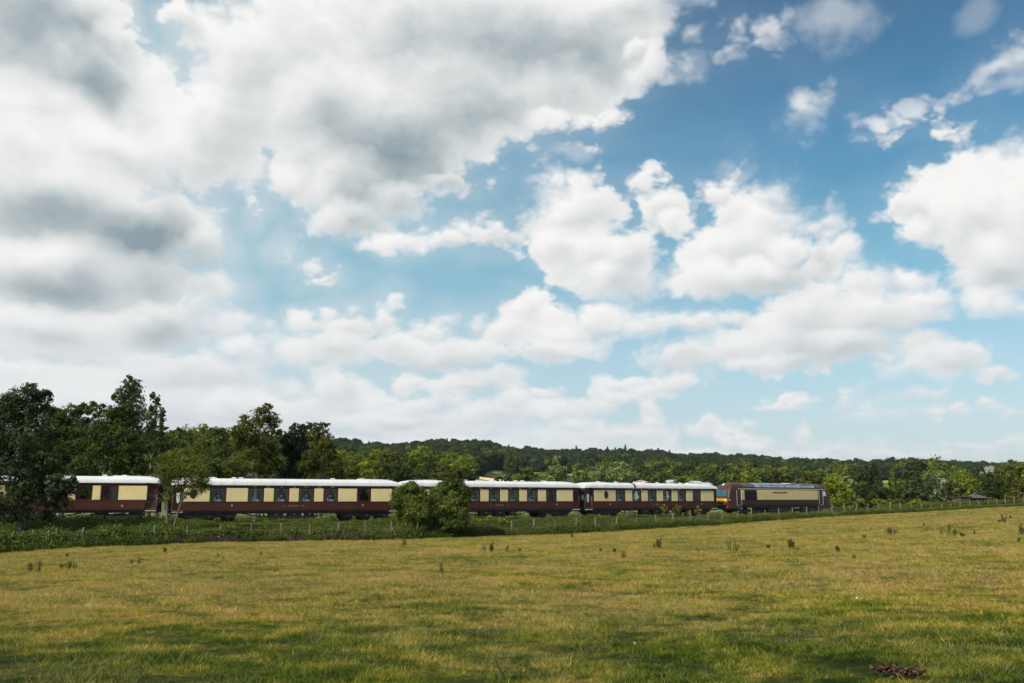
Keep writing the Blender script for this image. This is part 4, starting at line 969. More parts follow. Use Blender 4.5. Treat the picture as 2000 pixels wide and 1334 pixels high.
def trunk_mesh(name, h, r, lobes, mat_, seed, lean=0.0, base=(0, 0), kmax=9, mbx=None):
    g_ = np.random.default_rng(seed+99); mb = mbx or MB(); n = 7; pts = []
    for k in range(n+1):
        t = k/n; pts.append(Vector((base[0]+lean*t*h+float(g_.normal(0, 0.012))*h*t, base[1]+float(g_.normal(0, 0.01))*h*t, h*t-(0.25 if k == 0 else 0))))
    mb.tube(pts, [r*(1.25 if k == 0 else (1-0.85*k/n)) for k in range(n+1)], 8)
    order = sorted(lobes, key=lambda l: -l[3]*l[5])[:kmax]
    for (x, y, z, rx, ry, rz) in order:
        t0 = min(0.92, max(0.15, (z-abs(rx)*0.9)/h*0.8)); k = min(n-1, int(t0*n)); st = pts[k].lerp(pts[k+1], t0*n-k)
        end = Vector((x, y, z)); m1 = st.lerp(end, 0.5)+Vector((float(g_.normal(0, 0.08))*rx, float(g_.normal(0, 0.08))*rx, -0.08*rz))
        r0 = r*(1-0.8*t0)*0.55; mb.tube([st, m1, end], [r0, r0*0.6, r0*0.25], 5)
        for q in range(3):
            d = Vector(g_.normal(0, 1, 3)); d.z = abs(d.z)*0.6; d.normalize(); e2 = end+Vector((d.x*rx, d.y*ry, d.z*rz))*0.75
            mb.tube([m1.lerp(end, 0.6), end.lerp(e2, 0.5)+Vector((0, 0, 0.05*rz)), e2], [r0*0.35, r0*0.22, r0*0.08], 4)
    return mb.mesh(name, mat_) if mbx is None else None
def px_tree(name, label, cat, Y, bpx, lob, leafm, leaf, dens, per, seed, bark='bark', r=None, group=None, gap=0.0, shell=0.55, dep=0.85, h=None, zb=None, trunk=True, kmax=9):
    """tree whose crown lobes are given where the photograph shows them, at distance Y"""
    p = onground(bpx, Y); s = Y*CP/1700
    if zb is not None: p.z = zb
    y0 = proj(p)[1]; g_ = np.random.default_rng(seed); L = []
    for l in lob:
        cx, cy, rx, ry = l[:4]; yo = l[4] if len(l) > 4 else float(g_.uniform(-0.25, 0.25))*rx*s
        L.append(((cx-bpx)*s, yo, (y0-cy)*s, rx*s, rx*s*dep, ry*s))
    H = h or max(l[2]+0.3*l[5] for l in L)
    t = thing(name, label, cat, p, 0.0, group)
    if trunk: link('trunk', trunk_mesh('trunk', H, r or max(0.06, H*0.022), L, M[bark], seed, kmax=kmax), t)
    L = [(l[0], l[1], l[2], l[3]*1.13, l[4]*1.1, l[5]*1.10) for l in L]
    k_ = 0.62 if Y < 140 else 0.66
    link('crown', crown_mesh('crown', L, LM[leafm], leaf*k_, dens*0.9, int(per*1.25), seed, shell, gap=gap, sub=4 if name == 'poplar_tree' else 8), t)
    return t

# ---- individual trees round the train; dark leaf colours on the left also stand in for cloud shade
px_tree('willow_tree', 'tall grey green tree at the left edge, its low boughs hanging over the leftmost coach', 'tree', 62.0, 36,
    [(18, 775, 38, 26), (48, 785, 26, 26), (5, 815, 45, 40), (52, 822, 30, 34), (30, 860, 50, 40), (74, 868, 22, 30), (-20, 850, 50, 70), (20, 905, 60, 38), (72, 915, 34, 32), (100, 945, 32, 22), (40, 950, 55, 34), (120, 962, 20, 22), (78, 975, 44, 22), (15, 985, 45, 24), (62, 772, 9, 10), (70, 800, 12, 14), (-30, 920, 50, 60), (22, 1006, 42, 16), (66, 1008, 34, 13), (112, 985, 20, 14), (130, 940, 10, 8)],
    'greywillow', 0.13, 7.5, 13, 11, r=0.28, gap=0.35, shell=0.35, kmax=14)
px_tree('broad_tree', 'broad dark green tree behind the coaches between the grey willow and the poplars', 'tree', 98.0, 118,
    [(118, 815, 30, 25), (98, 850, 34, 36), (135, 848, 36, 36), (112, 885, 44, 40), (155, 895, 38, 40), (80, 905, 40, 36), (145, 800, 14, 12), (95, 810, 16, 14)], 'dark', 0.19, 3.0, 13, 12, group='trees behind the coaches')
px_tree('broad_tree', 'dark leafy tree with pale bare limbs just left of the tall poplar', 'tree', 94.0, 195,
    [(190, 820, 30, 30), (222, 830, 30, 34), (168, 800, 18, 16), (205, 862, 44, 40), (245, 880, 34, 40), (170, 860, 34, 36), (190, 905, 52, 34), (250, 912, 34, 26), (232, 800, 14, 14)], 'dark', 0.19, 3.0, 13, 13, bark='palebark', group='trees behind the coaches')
px_tree('poplar_tree', 'tallest poplar, dark and feathery, rising behind the broad trees on the left', 'tree', 122.0, 238,
    [(232, 750, 15, 16), (247, 757, 15, 20), (217, 765, 13, 16), (240, 780, 27, 26), (225, 795, 18, 24), (250, 810, 24, 28), (238, 840, 30, 34), (245, 885, 30, 40), (232, 738, 7, 7), (205, 775, 6, 7)], 'dark', 0.22, 2.6, 13, 14, group='poplars on the left', gap=0.2)
px_tree('poplar_tree', 'slimmer poplar with ragged gaps, right of the tallest poplar', 'tree', 118.0, 288,
    [(284, 777, 8, 13), (287, 797, 12, 16), (278, 820, 12, 18), (293, 822, 12, 22), (284, 850, 18, 24), (290, 885, 20, 32), (276, 800, 6, 8)], 'dark', 0.22, 2.6, 12, 15, group='poplars on the left', gap=0.35)
px_tree('poplar_tree', 'lowest poplar at the right end of the poplar row on the left', 'tree', 120.0, 304,
    [(302, 805, 5, 9), (304, 822, 8, 14), (303, 845, 11, 18), (305, 875, 13, 24)], 'dark', 0.22, 2.6, 12, 16, group='poplars on the left', gap=0.25)
px_tree('round_tree', 'round olive green tree above the roof joint of the two left coaches', 'tree', 112.0, 355,
    [(352, 893, 38, 20), (325, 905, 22, 22), (385, 908, 24, 22), (350, 922, 46, 26)], 'mid', 0.2, 3.0, 13, 17, group='trees behind the coaches')
px_tree('round_tree', 'small dark tree between the round olive tree and the tall birch', 'tree', 108.0, 424,
    [(420, 915, 26, 18), (438, 925, 22, 16), (408, 930, 24, 16)], 'dark', 0.2, 3.0, 12, 18, group='trees behind the coaches')
px_tree('birch_tree', 'tall olive birch with pale limbs standing behind the GWEN coach', 'tree', 106.0, 497,
    [(500, 812, 24, 18), (522, 828, 18, 22), (472, 828, 20, 18), (487, 845, 34, 28), (452, 842, 10, 10), (462, 870, 22, 24), (505, 872, 36, 32), (528, 862, 14, 30), (480, 905, 46, 28), (520, 908, 28, 30), (448, 915, 26, 24), (510, 797, 9, 8), (538, 850, 6, 10)], 'olive', 0.17, 3.2, 14, 19, bark='palebark', group='trees behind the coaches', gap=0.25)
px_tree('conifer_tree', 'blackish green conifer squeezed between the birch and the olive tree', 'tree', 110.0, 572,
    [(570, 838, 15, 12), (580, 852, 22, 16), (560, 862, 20, 18), (572, 885, 32, 28), (575, 915, 36, 28), (588, 835, 8, 7)], 'conifer', 0.17, 4.0, 14, 20, group='trees behind the coaches')
px_tree('birch_tree', 'dark olive tree with a ragged top, right of the blackish conifer', 'tree', 108.0, 625,
    [(602, 838, 13, 14), (623, 840, 15, 16), (612, 862, 24, 22), (634, 868, 16, 22), (620, 895, 32, 28), (640, 912, 22, 22), (600, 912, 24, 24), (640, 880, 13, 14)], 'olive', 0.17, 3.2, 14, 21, group='trees behind the coaches', gap=0.2)
px_tree('round_tree', 'low olive bushy tree at the foot of the wood, right end of the big trees', 'tree', 118.0, 668,
    [(662, 912, 20, 18), (682, 922, 20, 14), (650, 925, 18, 14)], 'olive', 0.2, 3.0, 13, 22, group='trees behind the coaches')
# small tree in front of the coaches: two leaning stems
def front_tree():
    Y = 66.0; bpx = 326; p = onground(bpx, Y); s = Y*CP/1700; y0 = proj(p)[1]
    t = thing('small_tree', 'small green tree with two bare leaning stems in front of the coach joint', 'tree', p, 0)
    L = [((cx-bpx)*s, yo, (y0-cy)*s, rx*s, rx*s*0.8, ry*s) for cx, cy, rx, ry, yo in [(322, 898, 16, 14, 0), (345, 888, 14, 12, .3), (318, 915, 20, 14, -.3), (352, 905, 24, 16, 0), (380, 905, 16, 14, .3), (388, 932, 14, 22, 0), (370, 922, 22, 16, -.3), (332, 935, 18, 13, .2), (312, 938, 13, 13, 0), (378, 955, 18, 14, 0), (395, 950, 10, 14, 0), (330, 960, 12, 10, 0), (350, 945, 18, 10, .2), (360, 968, 16, 8, 0), (378, 940, 18, 20, .2), (322, 975, 10, 10, 0), (345, 918, 26, 18, 0)]]
    w = lambda px, py, yo=0.0: Vector(((px-bpx)*s, yo, (y0-py)*s))
    mb = MB()
    mb.tube([w(327, y0+6), w(325, 1030), w(322, 985), w(326, 945), w(320, 905)], [0.14, 0.11, 0.09, 0.06, 0.03], 8)
    mb.tube([w(331, y0+6, .1), w(338, 1025, .1), w(348, 985, .1), (w(352, 950, .1)), w(356, 905)], [0.10, 0.085, 0.07, 0.05, 0.02], 7)
    for a in ([(348, 985), (362, 965), (385, 945)], [(350, 970), (370, 950), (378, 915)], [(324, 975), (340, 950), (345, 890)], [(352, 950), (372, 935), (392, 930)], [(326, 945), (312, 930), (308, 915)]):
        mb.tube([w(*q) for q in a], [0.045, 0.03, 0.012], 5)
    for a in ([(323, 992), (308, 978), (290, 968), (276, 970)], [(322, 982), (305, 965), (296, 972)], [(308, 978), (300, 990), (284, 996)], [(323, 1000), (312, 1000), (300, 1012)], [(305, 973), (296, 985), (292, 1000)], [(322, 985), (314, 968), (300, 962)]):
        mb.tube([w(*q, 0.1) for q in a], [0.022]+[0.010]*(len(a)-1), 4)
    mb.obj('trunk', M['bark'], t)
    L = [(l[0], l[1], l[2], l[3]*1.13, l[4]*1.1, l[5]*1.10) for l in L]
    link('crown', crown_mesh('crown', L, LM['olive'], 0.058, 14.0, 13, 31, 0.3, gap=0.42), t)
front_tree()
# the two round bushes at the fence
px_tree('round_bush', 'left one of the two big round bushes in front of the train', 'bush', 73.6, 798,
    [(800, 966, 27, 18), (783, 975, 18, 18), (782, 990, 20, 22), (812, 990, 26, 26), (792, 1010, 25, 22), (818, 1016, 22, 20), (802, 1030, 27, 14), (830, 975, 14, 16), (798, 985, 26, 20), (815, 1005, 30, 26), (800, 957, 22, 13)], 'bush', 0.10, 17, 13, 41, r=0.12, group='big round bushes by the railway fence')
px_tree('round_bush', 'right one of the two big round bushes, with a pale leafy tip rising above it', 'bush', 74.6, 876,
    [(876, 956, 28, 17), (898, 968, 20, 26), (852, 975, 20, 22), (876, 990, 34, 28), (900, 1003, 22, 28), (855, 1012, 26, 24), (882, 1026, 36, 20), (868, 930, 10, 9), (876, 938, 13, 11), (893, 945, 10, 9), (905, 985, 14, 18), (880, 970, 34, 22), (865, 1000, 32, 26)], 'bush', 0.10, 17, 13, 42, r=0.12, group='big round bushes by the railway fence')
# wood left of centre, behind the roofs
for k, (px, py, rx, ry, Y, lm, lab) in enumerate([
    (322, 852, 20, 16, 235, 'olive', 'first pale topped tree of the wood right of the poplars'), (352, 848, 18, 18, 215, 'mid', 'green tree of the wood above the round olive tree'), (383, 846, 22, 16, 230, 'bright', 'brightest crown of the wood between poplars and birch'),
    (412, 852, 20, 16, 215, 'mid', 'mid green crown just left of the birch in the wood'), (436, 850, 20, 14, 235, 'bright', 'light green crown partly hidden by the birch'), (335, 875, 24, 18, 190, 'dark', 'dark lower tree of the wood above the coach gap'),
    (395, 878, 28, 20, 185, 'olive', 'lower olive tree in the wood left of the birch'), (430, 885, 24, 18, 180, 'dark', 'dark low tree touching the left side of the birch'), (310, 880, 18, 22, 200, 'dark', 'dark tree right behind the lowest poplar')]):
    px_tree('woodland_tree', lab, 'tree', Y, px, [(px, py, rx, ry), (px-rx*0.7, py+ry*0.9, rx*0.8, ry), (px+rx*0.7, py+ry*0.9, rx*0.8, ry), (px, py+ry*1.8, rx*1.1, ry*1.2), (px, py+ry*3.4, rx*1.1, ry*1.2)], lm, 0.34, 0.75, 12, 50+k, group='trees of the wood on the left')
# middle wood, above the GWEN coach and the bushes
for k, (px, py, rx, ry, Y, lm, lab) in enumerate([
    (663, 893, 20, 12, 290, 'yellow', 'yellowish crown at the left end of the middle wood'), (690, 905, 18, 12, 265, 'olive', 'small olive crown low in the middle wood, left part'), (700, 893, 22, 12, 300, 'mid', 'mid green crown beside the yellowish crown of the middle wood'),
    (722, 912, 22, 14, 262, 'bright', 'light round crown low in the middle wood above the coach'), (742, 890, 24, 13, 300, 'bright', 'broad bright crown of the middle wood'), (775, 893, 26, 14, 298, 'olive', 'wide olive crown in the centre of the middle wood'),
    (762, 915, 24, 14, 262, 'dark', 'dark crown beneath the wide olive crown'), (818, 887, 22, 14, 300, 'yellow', 'pale topped crown where the middle wood is highest'), (800, 912, 24, 16, 265, 'mid', 'crown above the left round bush in the middle wood'),
    (848, 893, 22, 14, 296, 'mid', 'crown right of the pale topped one in the middle wood'), (838, 915, 22, 14, 260, 'dark', 'dark low crown above the gap between the bushes'), (878, 898, 20, 14, 292, 'bright', 'bright rounded crown above the right round bush'),
    (870, 918, 20, 12, 258, 'olive', 'olive crown directly behind the tip of the right bush'), (908, 905, 18, 14, 286, 'bright', 'last bright crown at the right end of the middle wood'), (905, 926, 18, 11, 258, 'dark', 'low dark crown at the right end of the middle wood'), (640, 905, 20, 14, 285, 'olive', 'olive crown half hidden by the ragged dark tree')]):
    px_tree('woodland_tree', lab, 'tree', Y, px, [(px, py, rx, ry), (px-rx*0.75, py+ry*0.8, rx*0.8, ry), (px+rx*0.75, py+ry*0.8, rx*0.8, ry), (px, py+ry*1.8, rx*1.1, ry*1.3), (px, py+ry*3.2, rx*1.1, ry*1.3)], lm, 0.38, 0.55, 13, 80+k, group='trees of the middle wood')
# pale poplars and field trees above the right hand coaches
for k, (name, lob, Y, lm, lab) in enumerate([
    ('pale_tree', [(1088, 902, 8, 10), (1090, 918, 15, 14), (1078, 930, 18, 14), (1098, 935, 16, 16)], 255, 'silver', 'tallest pale pointed tree above the coach roof'),
    ('pale_tree', [(1128, 916, 8, 9), (1130, 930, 15, 12), (1142, 934, 12, 9)], 258, 'silver', 'second pale pointed tree, right of the tallest one'),
    ('pale_tree', [(1168, 918, 10, 9), (1160, 930, 15, 11), (1176, 933, 13, 12)], 262, 'silver', 'pale grey green tree left of the wide pale tree'),
    ('pale_tree', [(1214, 912, 17, 10), (1195, 925, 12, 13), (1222, 928, 22, 13), (1205, 935, 18, 12)], 252, 'silver', 'widest pale tree, above the coach with the oval window'),
    ('field_tree', [(1030, 922, 14, 9), (1015, 934, 22, 10), (1040, 934, 16, 11)], 262, 'mid', 'dark green bushy tree left of the pale pointed trees'),
    ('field_tree', [(1056, 930, 9, 8), (1062, 937, 10, 7)], 280, 'yellow', 'small yellow green tree between two darker trees'),
    ('field_tree', [(998, 937, 14, 8), (975, 938, 10, 6)], 300, 'dark', 'low dark hedge tree on the edge of the cornfield'),
    ('field_tree', [(1256, 921, 18, 9), (1250, 931, 20, 9)], 380, 'dark', 'dark rounded crown behind the oval windowed coach'),
    ('field_tree', [(1290, 933, 22, 12), (1270, 940, 20, 10)], 330, 'mid', 'low rounded crown left of the white roofed houses'),
    ('field_tree', [(1325, 922, 14, 11), (1340, 914, 16, 9), (1318, 934, 12, 8)], 390, 'dark', 'dark crown between the white roofed houses'),
    ('field_tree', [(1326, 938, 8, 6), (1341, 937, 9, 7)], 300, 'yellow', 'bright little shrub trees just above the coach roof'),
    ('field_tree', [(1358, 919, 15, 9), (1350, 928, 16, 9)], 400, 'mid', 'mid green crown right of the dark crown by the houses'),
    ('field_tree', [(1382, 922, 18, 11), (1375, 934, 16, 10), (1396, 932, 14, 10)], 345, 'mid', 'broad green crown left of the locomotive cab'),
    ('field_tree', [(1424, 928, 16, 11), (1412, 938, 14, 8)], 340, 'dark', 'dark crown above the locomotive cab'),
    ('field_tree', [(1443, 916, 9, 12), (1448, 934, 12, 12)], 420, 'hill', 'narrow dull tree left of the bright poplar behind the engine'),
    ('pale_tree', [(1465, 921, 9, 10), (1463, 934, 14, 11), (1478, 937, 9, 7)], 270, 'yellow', 'bright yellow green tree above the engine roof'),
    ('field_tree', [(1512, 926, 18, 8), (1495, 935, 18, 8), (1530, 935, 20, 9)], 350, 'olive', 'wide dull olive crown above the engine roof'),
    ('field_tree', [(1545, 928, 18, 11), (1560, 938, 16, 8)], 350, 'mid', 'mid green crown right of the olive crowns above the engine'),
    ('field_tree', [(1590, 935, 22, 11), (1575, 943, 18, 8)], 340, 'olive', 'olive crown left of the yellow green tree at the engine front'),
    ('right_tree', [(1632, 948, 20, 16), (1620, 962, 18, 20), (1645, 965, 20, 18), (1628, 980, 24, 14)], 142, 'yellow', 'brightest yellow green tree in front of the engine nose'),
    ('right_tree', [(1654, 934, 13, 10), (1664, 948, 15, 14), (1656, 965, 18, 16), (1670, 975, 16, 14)], 150, 'silver', 'pale green tree behind the brightest yellow green one'),
    ('right_tree', [(1688, 952, 15, 11), (1682, 968, 20, 16)], 156, 'dark', 'dark green tree right of the pale tree near the engine'),
    ('right_tree', [(1716, 958, 18, 10), (1708, 972, 22, 14), (1735, 970, 18, 14)], 165, 'dark', 'low dark trees between the engine and the willow'),
    ('right_tree', [(1750, 946, 18, 12), (1742, 962, 20, 16), (1765, 965, 18, 18)], 175, 'mid', 'mid green tree standing left of the big willow'),
    ('right_tree', [(1777, 930, 9, 10), (1792, 930, 14, 10), (1783, 948, 20, 18), (1800, 958, 22, 22), (1775, 975, 14, 14)], 168, 'greywillow2', 'big grey green willow right of the engine'),
    ('right_tree', [(1827, 932, 11, 8), (1840, 942, 13, 10), (1825, 955, 20, 16), (1845, 965, 16, 16)], 172, 'white', 'tree with whitish shimmering leaves beside the big willow'),
    ('right_tree', [(1864, 950, 12, 10), (1862, 968, 14, 14)], 168, 'ochre2', 'brownish small tree left of the sheds'),
    ('right_tree', [(1888, 936, 18, 10), (1880, 950, 16, 12), (1902, 950, 18, 14), (1890, 962, 26, 14)], 190, 'bright', 'yellow topped rounded tree above the sheds'),
    ('right_tree', [(1935, 938, 20, 14), (1948, 955, 26, 20), (1928, 962, 22, 20), (1945, 975, 30, 14)], 180, 'dark', 'big dark spreading tree right of the sheds'),
    ('right_tree', [(1965, 922, 20, 10), (1990, 918, 20, 12), (1975, 935, 26, 14)], 230, 'olive', 'high olive crown near the right edge'),
    ('right_tree', [(1990, 942, 14, 12), (1996, 960, 16, 16), (1984, 975, 16, 12)], 170, 'ochre', 'ochre tinged tree at the right edge'),
    ('right_tree', [(2030, 940, 25, 25), (2040, 965, 30, 25)], 180, 'mid', 'tree just past the right edge'),
    ]):
    if 'greywillow2' not in LM:
        LM['greywillow2'] = leafmat('grey_green_tree_leaves', (0.022, 0.035, 0.010), (0.075, 0.10, 0.030), (0.16, 0.19, 0.08), 0.3)
        LM['white'] = leafmat('white_backed_leaves', (0.05, 0.07, 0.025), (0.15, 0.18, 0.08), (0.52, 0.54, 0.42), 0.3)
        LM['ochre2'] = leafmat('brownish_leaves', (0.03, 0.026, 0.012), (0.075, 0.065, 0.022), (0.15, 0.125, 0.05), 0.3)
    near = Y < 200
    bpx = sum(l[0] for l in lob)/len(lob)
    ls = 0.24 if near else 0.36 if Y < 300 else 0.44
    dn_ = 1.9 if near else 0.85 if Y < 300 else 0.6
    px_tree(name, lab, 'tree', Y, bpx, lob, lm, ls, dn_, 13, 120+k, group={'pale_tree': 'pale trees in the valley', 'field_tree': 'valley trees behind the train', 'right_tree': 'trees in front of the engine'}[name], gap=0.15)
# bushes at the foot of the right hand trees
for k, (px, py, rx, ry, Y, lm, lab) in enumerate([(1645, 982, 16, 8, 128, 'mid', 'green bush at the engine buffers'), (1718, 982, 14, 7, 150, 'bright', 'light green bush under the dark right hand trees'), (1752, 981, 12, 7, 150, 'mid', 'green bush left of the willow foot'), (1790, 981, 12, 5, 145, 'bright', 'small bright bush at the willow foot'), (1690, 984, 14, 6, 140, 'dark', 'dark low bush near the pale trunk')]):
    px_tree('field_bush', lab, 'bush', Y, px, [(px, py, rx, ry), (px-rx*.7, py+2, rx*.6, ry*.8), (px+rx*.7, py+2, rx*.6, ry*.8)], lm, 0.18, 4, 12, 200+k, group='bushes below the right hand trees')

# ---- the hanging woods on the ridge: one mass of many crowns
def gn_scatter(name, pts, protos, scale, rotz, idx, tilt=None):
    """one object: real tree or plant shapes placed on points"""
    me = bpy.data.meshes.new(name); n = len(pts); me.vertices.add(n); me.vertices.foreach_set('co', np.asarray(pts, np.float32).ravel())
    def attr(nm, tp, key, val): a = me.attributes.new(nm, tp, 'POINT'); a.data.foreach_set(key, np.asarray(val).ravel())
    attr('sc', 'FLOAT_VECTOR', 'vector', np.asarray(scale, np.float32)); rot = np.zeros((n, 3), np.float32); rot[:, 2] = rotz
    if tilt is not None: rot[:, :2] = tilt
    attr('rt', 'FLOAT_VECTOR', 'vector', rot); attr('ix', 'INT', 'value', np.asarray(idx, np.int32))
    o = link(name, me)
    col = bpy.data.collections.new(name+'_kinds')
    for p in protos: col.objects.link(p)
    ng = bpy.data.node_groups.new(name+'_scatter', 'GeometryNodeTree')
    ng.interface.new_socket('Geometry', in_out='INPUT', socket_type='NodeSocketGeometry'); ng.interface.new_socket('Geometry', in_out='OUTPUT', socket_type='NodeSocketGeometry')
    N_ = ng.nodes; i_ = N_.new('NodeGroupInput'); o_ = N_.new('NodeGroupOutput'); ci = N_.new('GeometryNodeCollectionInfo'); ci.inputs[0].default_value = col; ci.inputs['Separate Children'].default_value = True; ci.inputs['Reset Children'].default_value = True
    ip = N_.new('GeometryNodeInstanceOnPoints'); ip.inputs['Pick Instance'].default_value = True
    def na(nm, tp):
        a = N_.new('GeometryNodeInputNamedAttribute'); a.data_type = tp; a.inputs['Name'].default_value = nm; return a.outputs['Attribute']
    e2r = N_.new('FunctionNodeEulerToRotation')
    ng.links.new(na('rt', 'FLOAT_VECTOR'), e2r.inputs[0]); ng.links.new(e2r.outputs[0], ip.inputs['Rotation'])
    ng.links.new(na('sc', 'FLOAT_VECTOR'), ip.inputs['Scale']); ng.links.new(na('ix', 'INT'), ip.inputs['Instance Index'])
    ng.links.new(i_.outputs[0], ip.inputs['Points']); ng.links.new(ci.outputs[0], ip.inputs['Instance']); ng.links.new(ip.outputs[0], o_.inputs[0])
    md = o.modifiers.new('scatter', 'NODES'); md.node_group = ng
    return o
def hit(px, py, y0=8.0, y1=1500.0):
    """ground point seen at a photo pixel"""
    d = ray(px, py); Ys = np.geomspace(y0, y1, 900); X = d.x/d.y*Ys; Z = 1.8+d.z/d.y*Ys; G_ = ground(X, Ys); k = np.argmax(G_ >= Z)
    if G_[k] < Z[k]: return None
    return Vector((X[k], Ys[k], G_[k]))
CLEARINGS = [(932, 1004, 933, 943), (1044, 1062, 924, 930), (961, 981, 920, 926), (1110, 1118, 926, 930), (1726, 1734, 940, 952), (1919, 1944, 909, 922)]
def proto_tree(seed, lm, kind):
    g_ = np.random.default_rng(seed); R_ = float(g_.uniform(4.6, 6.2)); H = float(g_.uniform(11.5, 15))
    if kind == 'round':
        L = [(0, 0, H*0.62, R_*0.80, R_*0.80, H*0.31)]
        for k in range(9):
            a = k*0.93+g_.uniform(0, 0.6); L.append((math.cos(a)*R_*0.58, math.sin(a)*R_*0.58, H*float(g_.uniform(0.42, 0.84)), R_*0.42, R_*0.42, R_*0.36))
        L.append((0, 0, H*0.3, R_*0.8, R_*0.8, H*0.28))
    else:
        L = [(0, 0, H*(0.2+0.2*k), R_*0.62*(1-k*0.2), R_*0.62*(1-k*0.2), H*0.2) for k in range(5)]
    me = crown_mesh('crown', L, LM[lm], 0.36, 1.3, 9, seed, 0.72, spread=0.34); o = bpy.data.objects.new('tree_kind', me); return o
LM['hillbright'] = leafmat('light_green_wood_leaves', (0.035, 0.050, 0.008), (0.125, 0.155, 0.020), (0.25, 0.27, 0.045), 0.30)  # lighter green leaf colour, mostly for the nearer woods
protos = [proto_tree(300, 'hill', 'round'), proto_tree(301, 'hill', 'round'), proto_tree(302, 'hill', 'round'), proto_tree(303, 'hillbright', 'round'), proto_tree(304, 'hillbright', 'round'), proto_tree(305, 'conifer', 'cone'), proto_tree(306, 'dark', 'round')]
g_ = np.random.default_rng(5)
pts = []; sc_ = []; ix = []
Yc = 330.0
while Yc < 1075:
    sp = 7.2+Yc*0.0022; u0, u1 = -0.66, 0.72
    xs = np.arange(u0*Yc, u1*Yc, sp); xs = xs+g_.uniform(-0.45, 0.45, len(xs))*sp; ys = Yc+g_.uniform(-0.5, 0.5, len(xs))*sp
    zs = ground(xs, ys)
    for x, y, z in zip(xs, ys, zs):
        u = x/y
        if Yc < 480 and u < -0.22 and g_.uniform() < 0.5 and Yc > 420: continue
        if u > -0.03 and Yc < 430 and g_.uniform() < 0.45: continue
        a = proj((x, y, z)); b = proj((x, y, z+(17 if 1890 < a[0] < 1970 else 12))); hw = 8.5*1700/y
        if not (y > 955 and 1890 < a[0] < 1970) and any(a[0]+hw*0.8 > c[0] and a[0]-hw*0.8 < c[1] and b[1] < c[3] and a[1] > c[2] for c in CLEARINGS): continue
        pts.append((x, y, z-0.6)); s = float(g_.uniform(0.78, 1.22)); sc_.append((s*float(g_.uniform(0.9, 1.1)), s, s*float(g_.uniform(0.85, 1.12))))
        nz = math.sin(x*0.013+1.1)*math.cos(y*0.011)+0.5*math.sin(x*0.03+y*0.02)
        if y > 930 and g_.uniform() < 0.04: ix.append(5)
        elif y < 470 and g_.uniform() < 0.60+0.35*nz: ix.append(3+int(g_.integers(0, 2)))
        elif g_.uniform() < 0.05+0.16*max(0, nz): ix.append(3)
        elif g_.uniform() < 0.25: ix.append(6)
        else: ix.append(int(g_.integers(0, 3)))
    Yc += sp*0.86
n = len(pts)
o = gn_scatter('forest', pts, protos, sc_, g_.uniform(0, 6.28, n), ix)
tag(o, 'continuous dark green woods covering the ridge behind the valley', None, None, 'stuff')

# clearings seen between the trees
M['corn'] = mk('ripe_cornfield', lambda n: pbr(n, n.mix(n.noise(n.v('MULTIPLY', pos(n), (0.2, 0.02, 0.1)), 3.0, 4.0), (0.62, 0.42, 0.22), (0.78, 0.56, 0.32)), 0.95))
M['lea'] = mk('bright_meadow', lambda n: pbr(n, n.mix(n.noise(pos(n), 0.15, 4.0), (0.15, 0.21, 0.035), (0.27, 0.31, 0.07)), 0.95))
for nm, lab, quad, m_ in (('cornfield', 'ripe tan cornfield sloping behind the coaches', [(928, 944.5), (1006, 944.5), (1004, 941), (932, 932.5)], 'corn'), ('meadow', 'small sunny meadow high in the woods', [(960, 926.5), (981, 926.5), (980, 920), (962, 920)], 'lea'), ('meadow', 'sunny strip of meadow beside the pale pointed tree', [(1042, 931), (1064, 931), (1064, 923), (1042, 923)], 'lea'), ('meadow', 'meadow scrap between two pale trees', [(1108, 931), (1120, 931), (1120, 925), (1108, 925)], 'lea'), ('meadow', 'pale green meadow scrap left of the willow', [(1724, 953), (1736, 953), (1736, 939), (1724, 939)], 'lea')):
    P_ = [hit(*q, 300, 1400) for q in quad]; n_ = 8; V = []
    for i in range(n_+1):
        for j in range(n_+1):
            a = P_[0].lerp(P_[1], i/n_); b = P_[3].lerp(P_[2], i/n_); c = a.lerp(b, j/n_); V.append((c.x, c.y, gz(c.x, c.y)+0.5))
    F = [(i*(n_+1)+j, (i+1)*(n_+1)+j, (i+1)*(n_+1)+j+1, i*(n_+1)+j+1) for i in range(n_) for j in range(n_)]
    o = link(nm, soup(nm, np.array(V), np.array(F), M[m_])); tag(o, lab, None, None, 'structure')

# ================================================================== fence, weeds, grass, buildings
POSTS = [(18, 62), (62, 60), (110, 62), (156, 60), (228, 68), (300, 60), (365, 48), (428, 50), (489, 58), (548, 60), (605, 45), (660, 60), (713, 48), (765, 74), (815, 72), (862, 66), (909, 62), (955, 60), (1000, 48), (1043.6, 62), (1085, 62), (1123.7, 70), (1163, 66), (1203.7, 56), (1244, 48), (1282, 62), (1314, 62), (1351, 66), (1383, 66), (1411, 70), (1440, 50), (1469, 72), (1497, 52), (1522, 50), (1549, 52), (1576, 52), (1600, 54), (1625, 74), (1650, 62), (1672, 64), (1695, 66), (1717, 70), (1739, 68), (1760, 66), (1781, 68), (1801, 72), (1820, 70), (1840, 66), (1858, 64), (1877, 70), (1895, 70), (1913, 66), (1931, 66), (1949, 72), (1965, 70), (1982, 66), (1998.6, 72), (2014, 70), (2030, 70), (2046, 70)]
fence = thing('railway_fence', 'long wooden post and wire fence between the pasture and the railway', 'fence', (0, 0, 0))
g_ = np.random.default_rng(3)
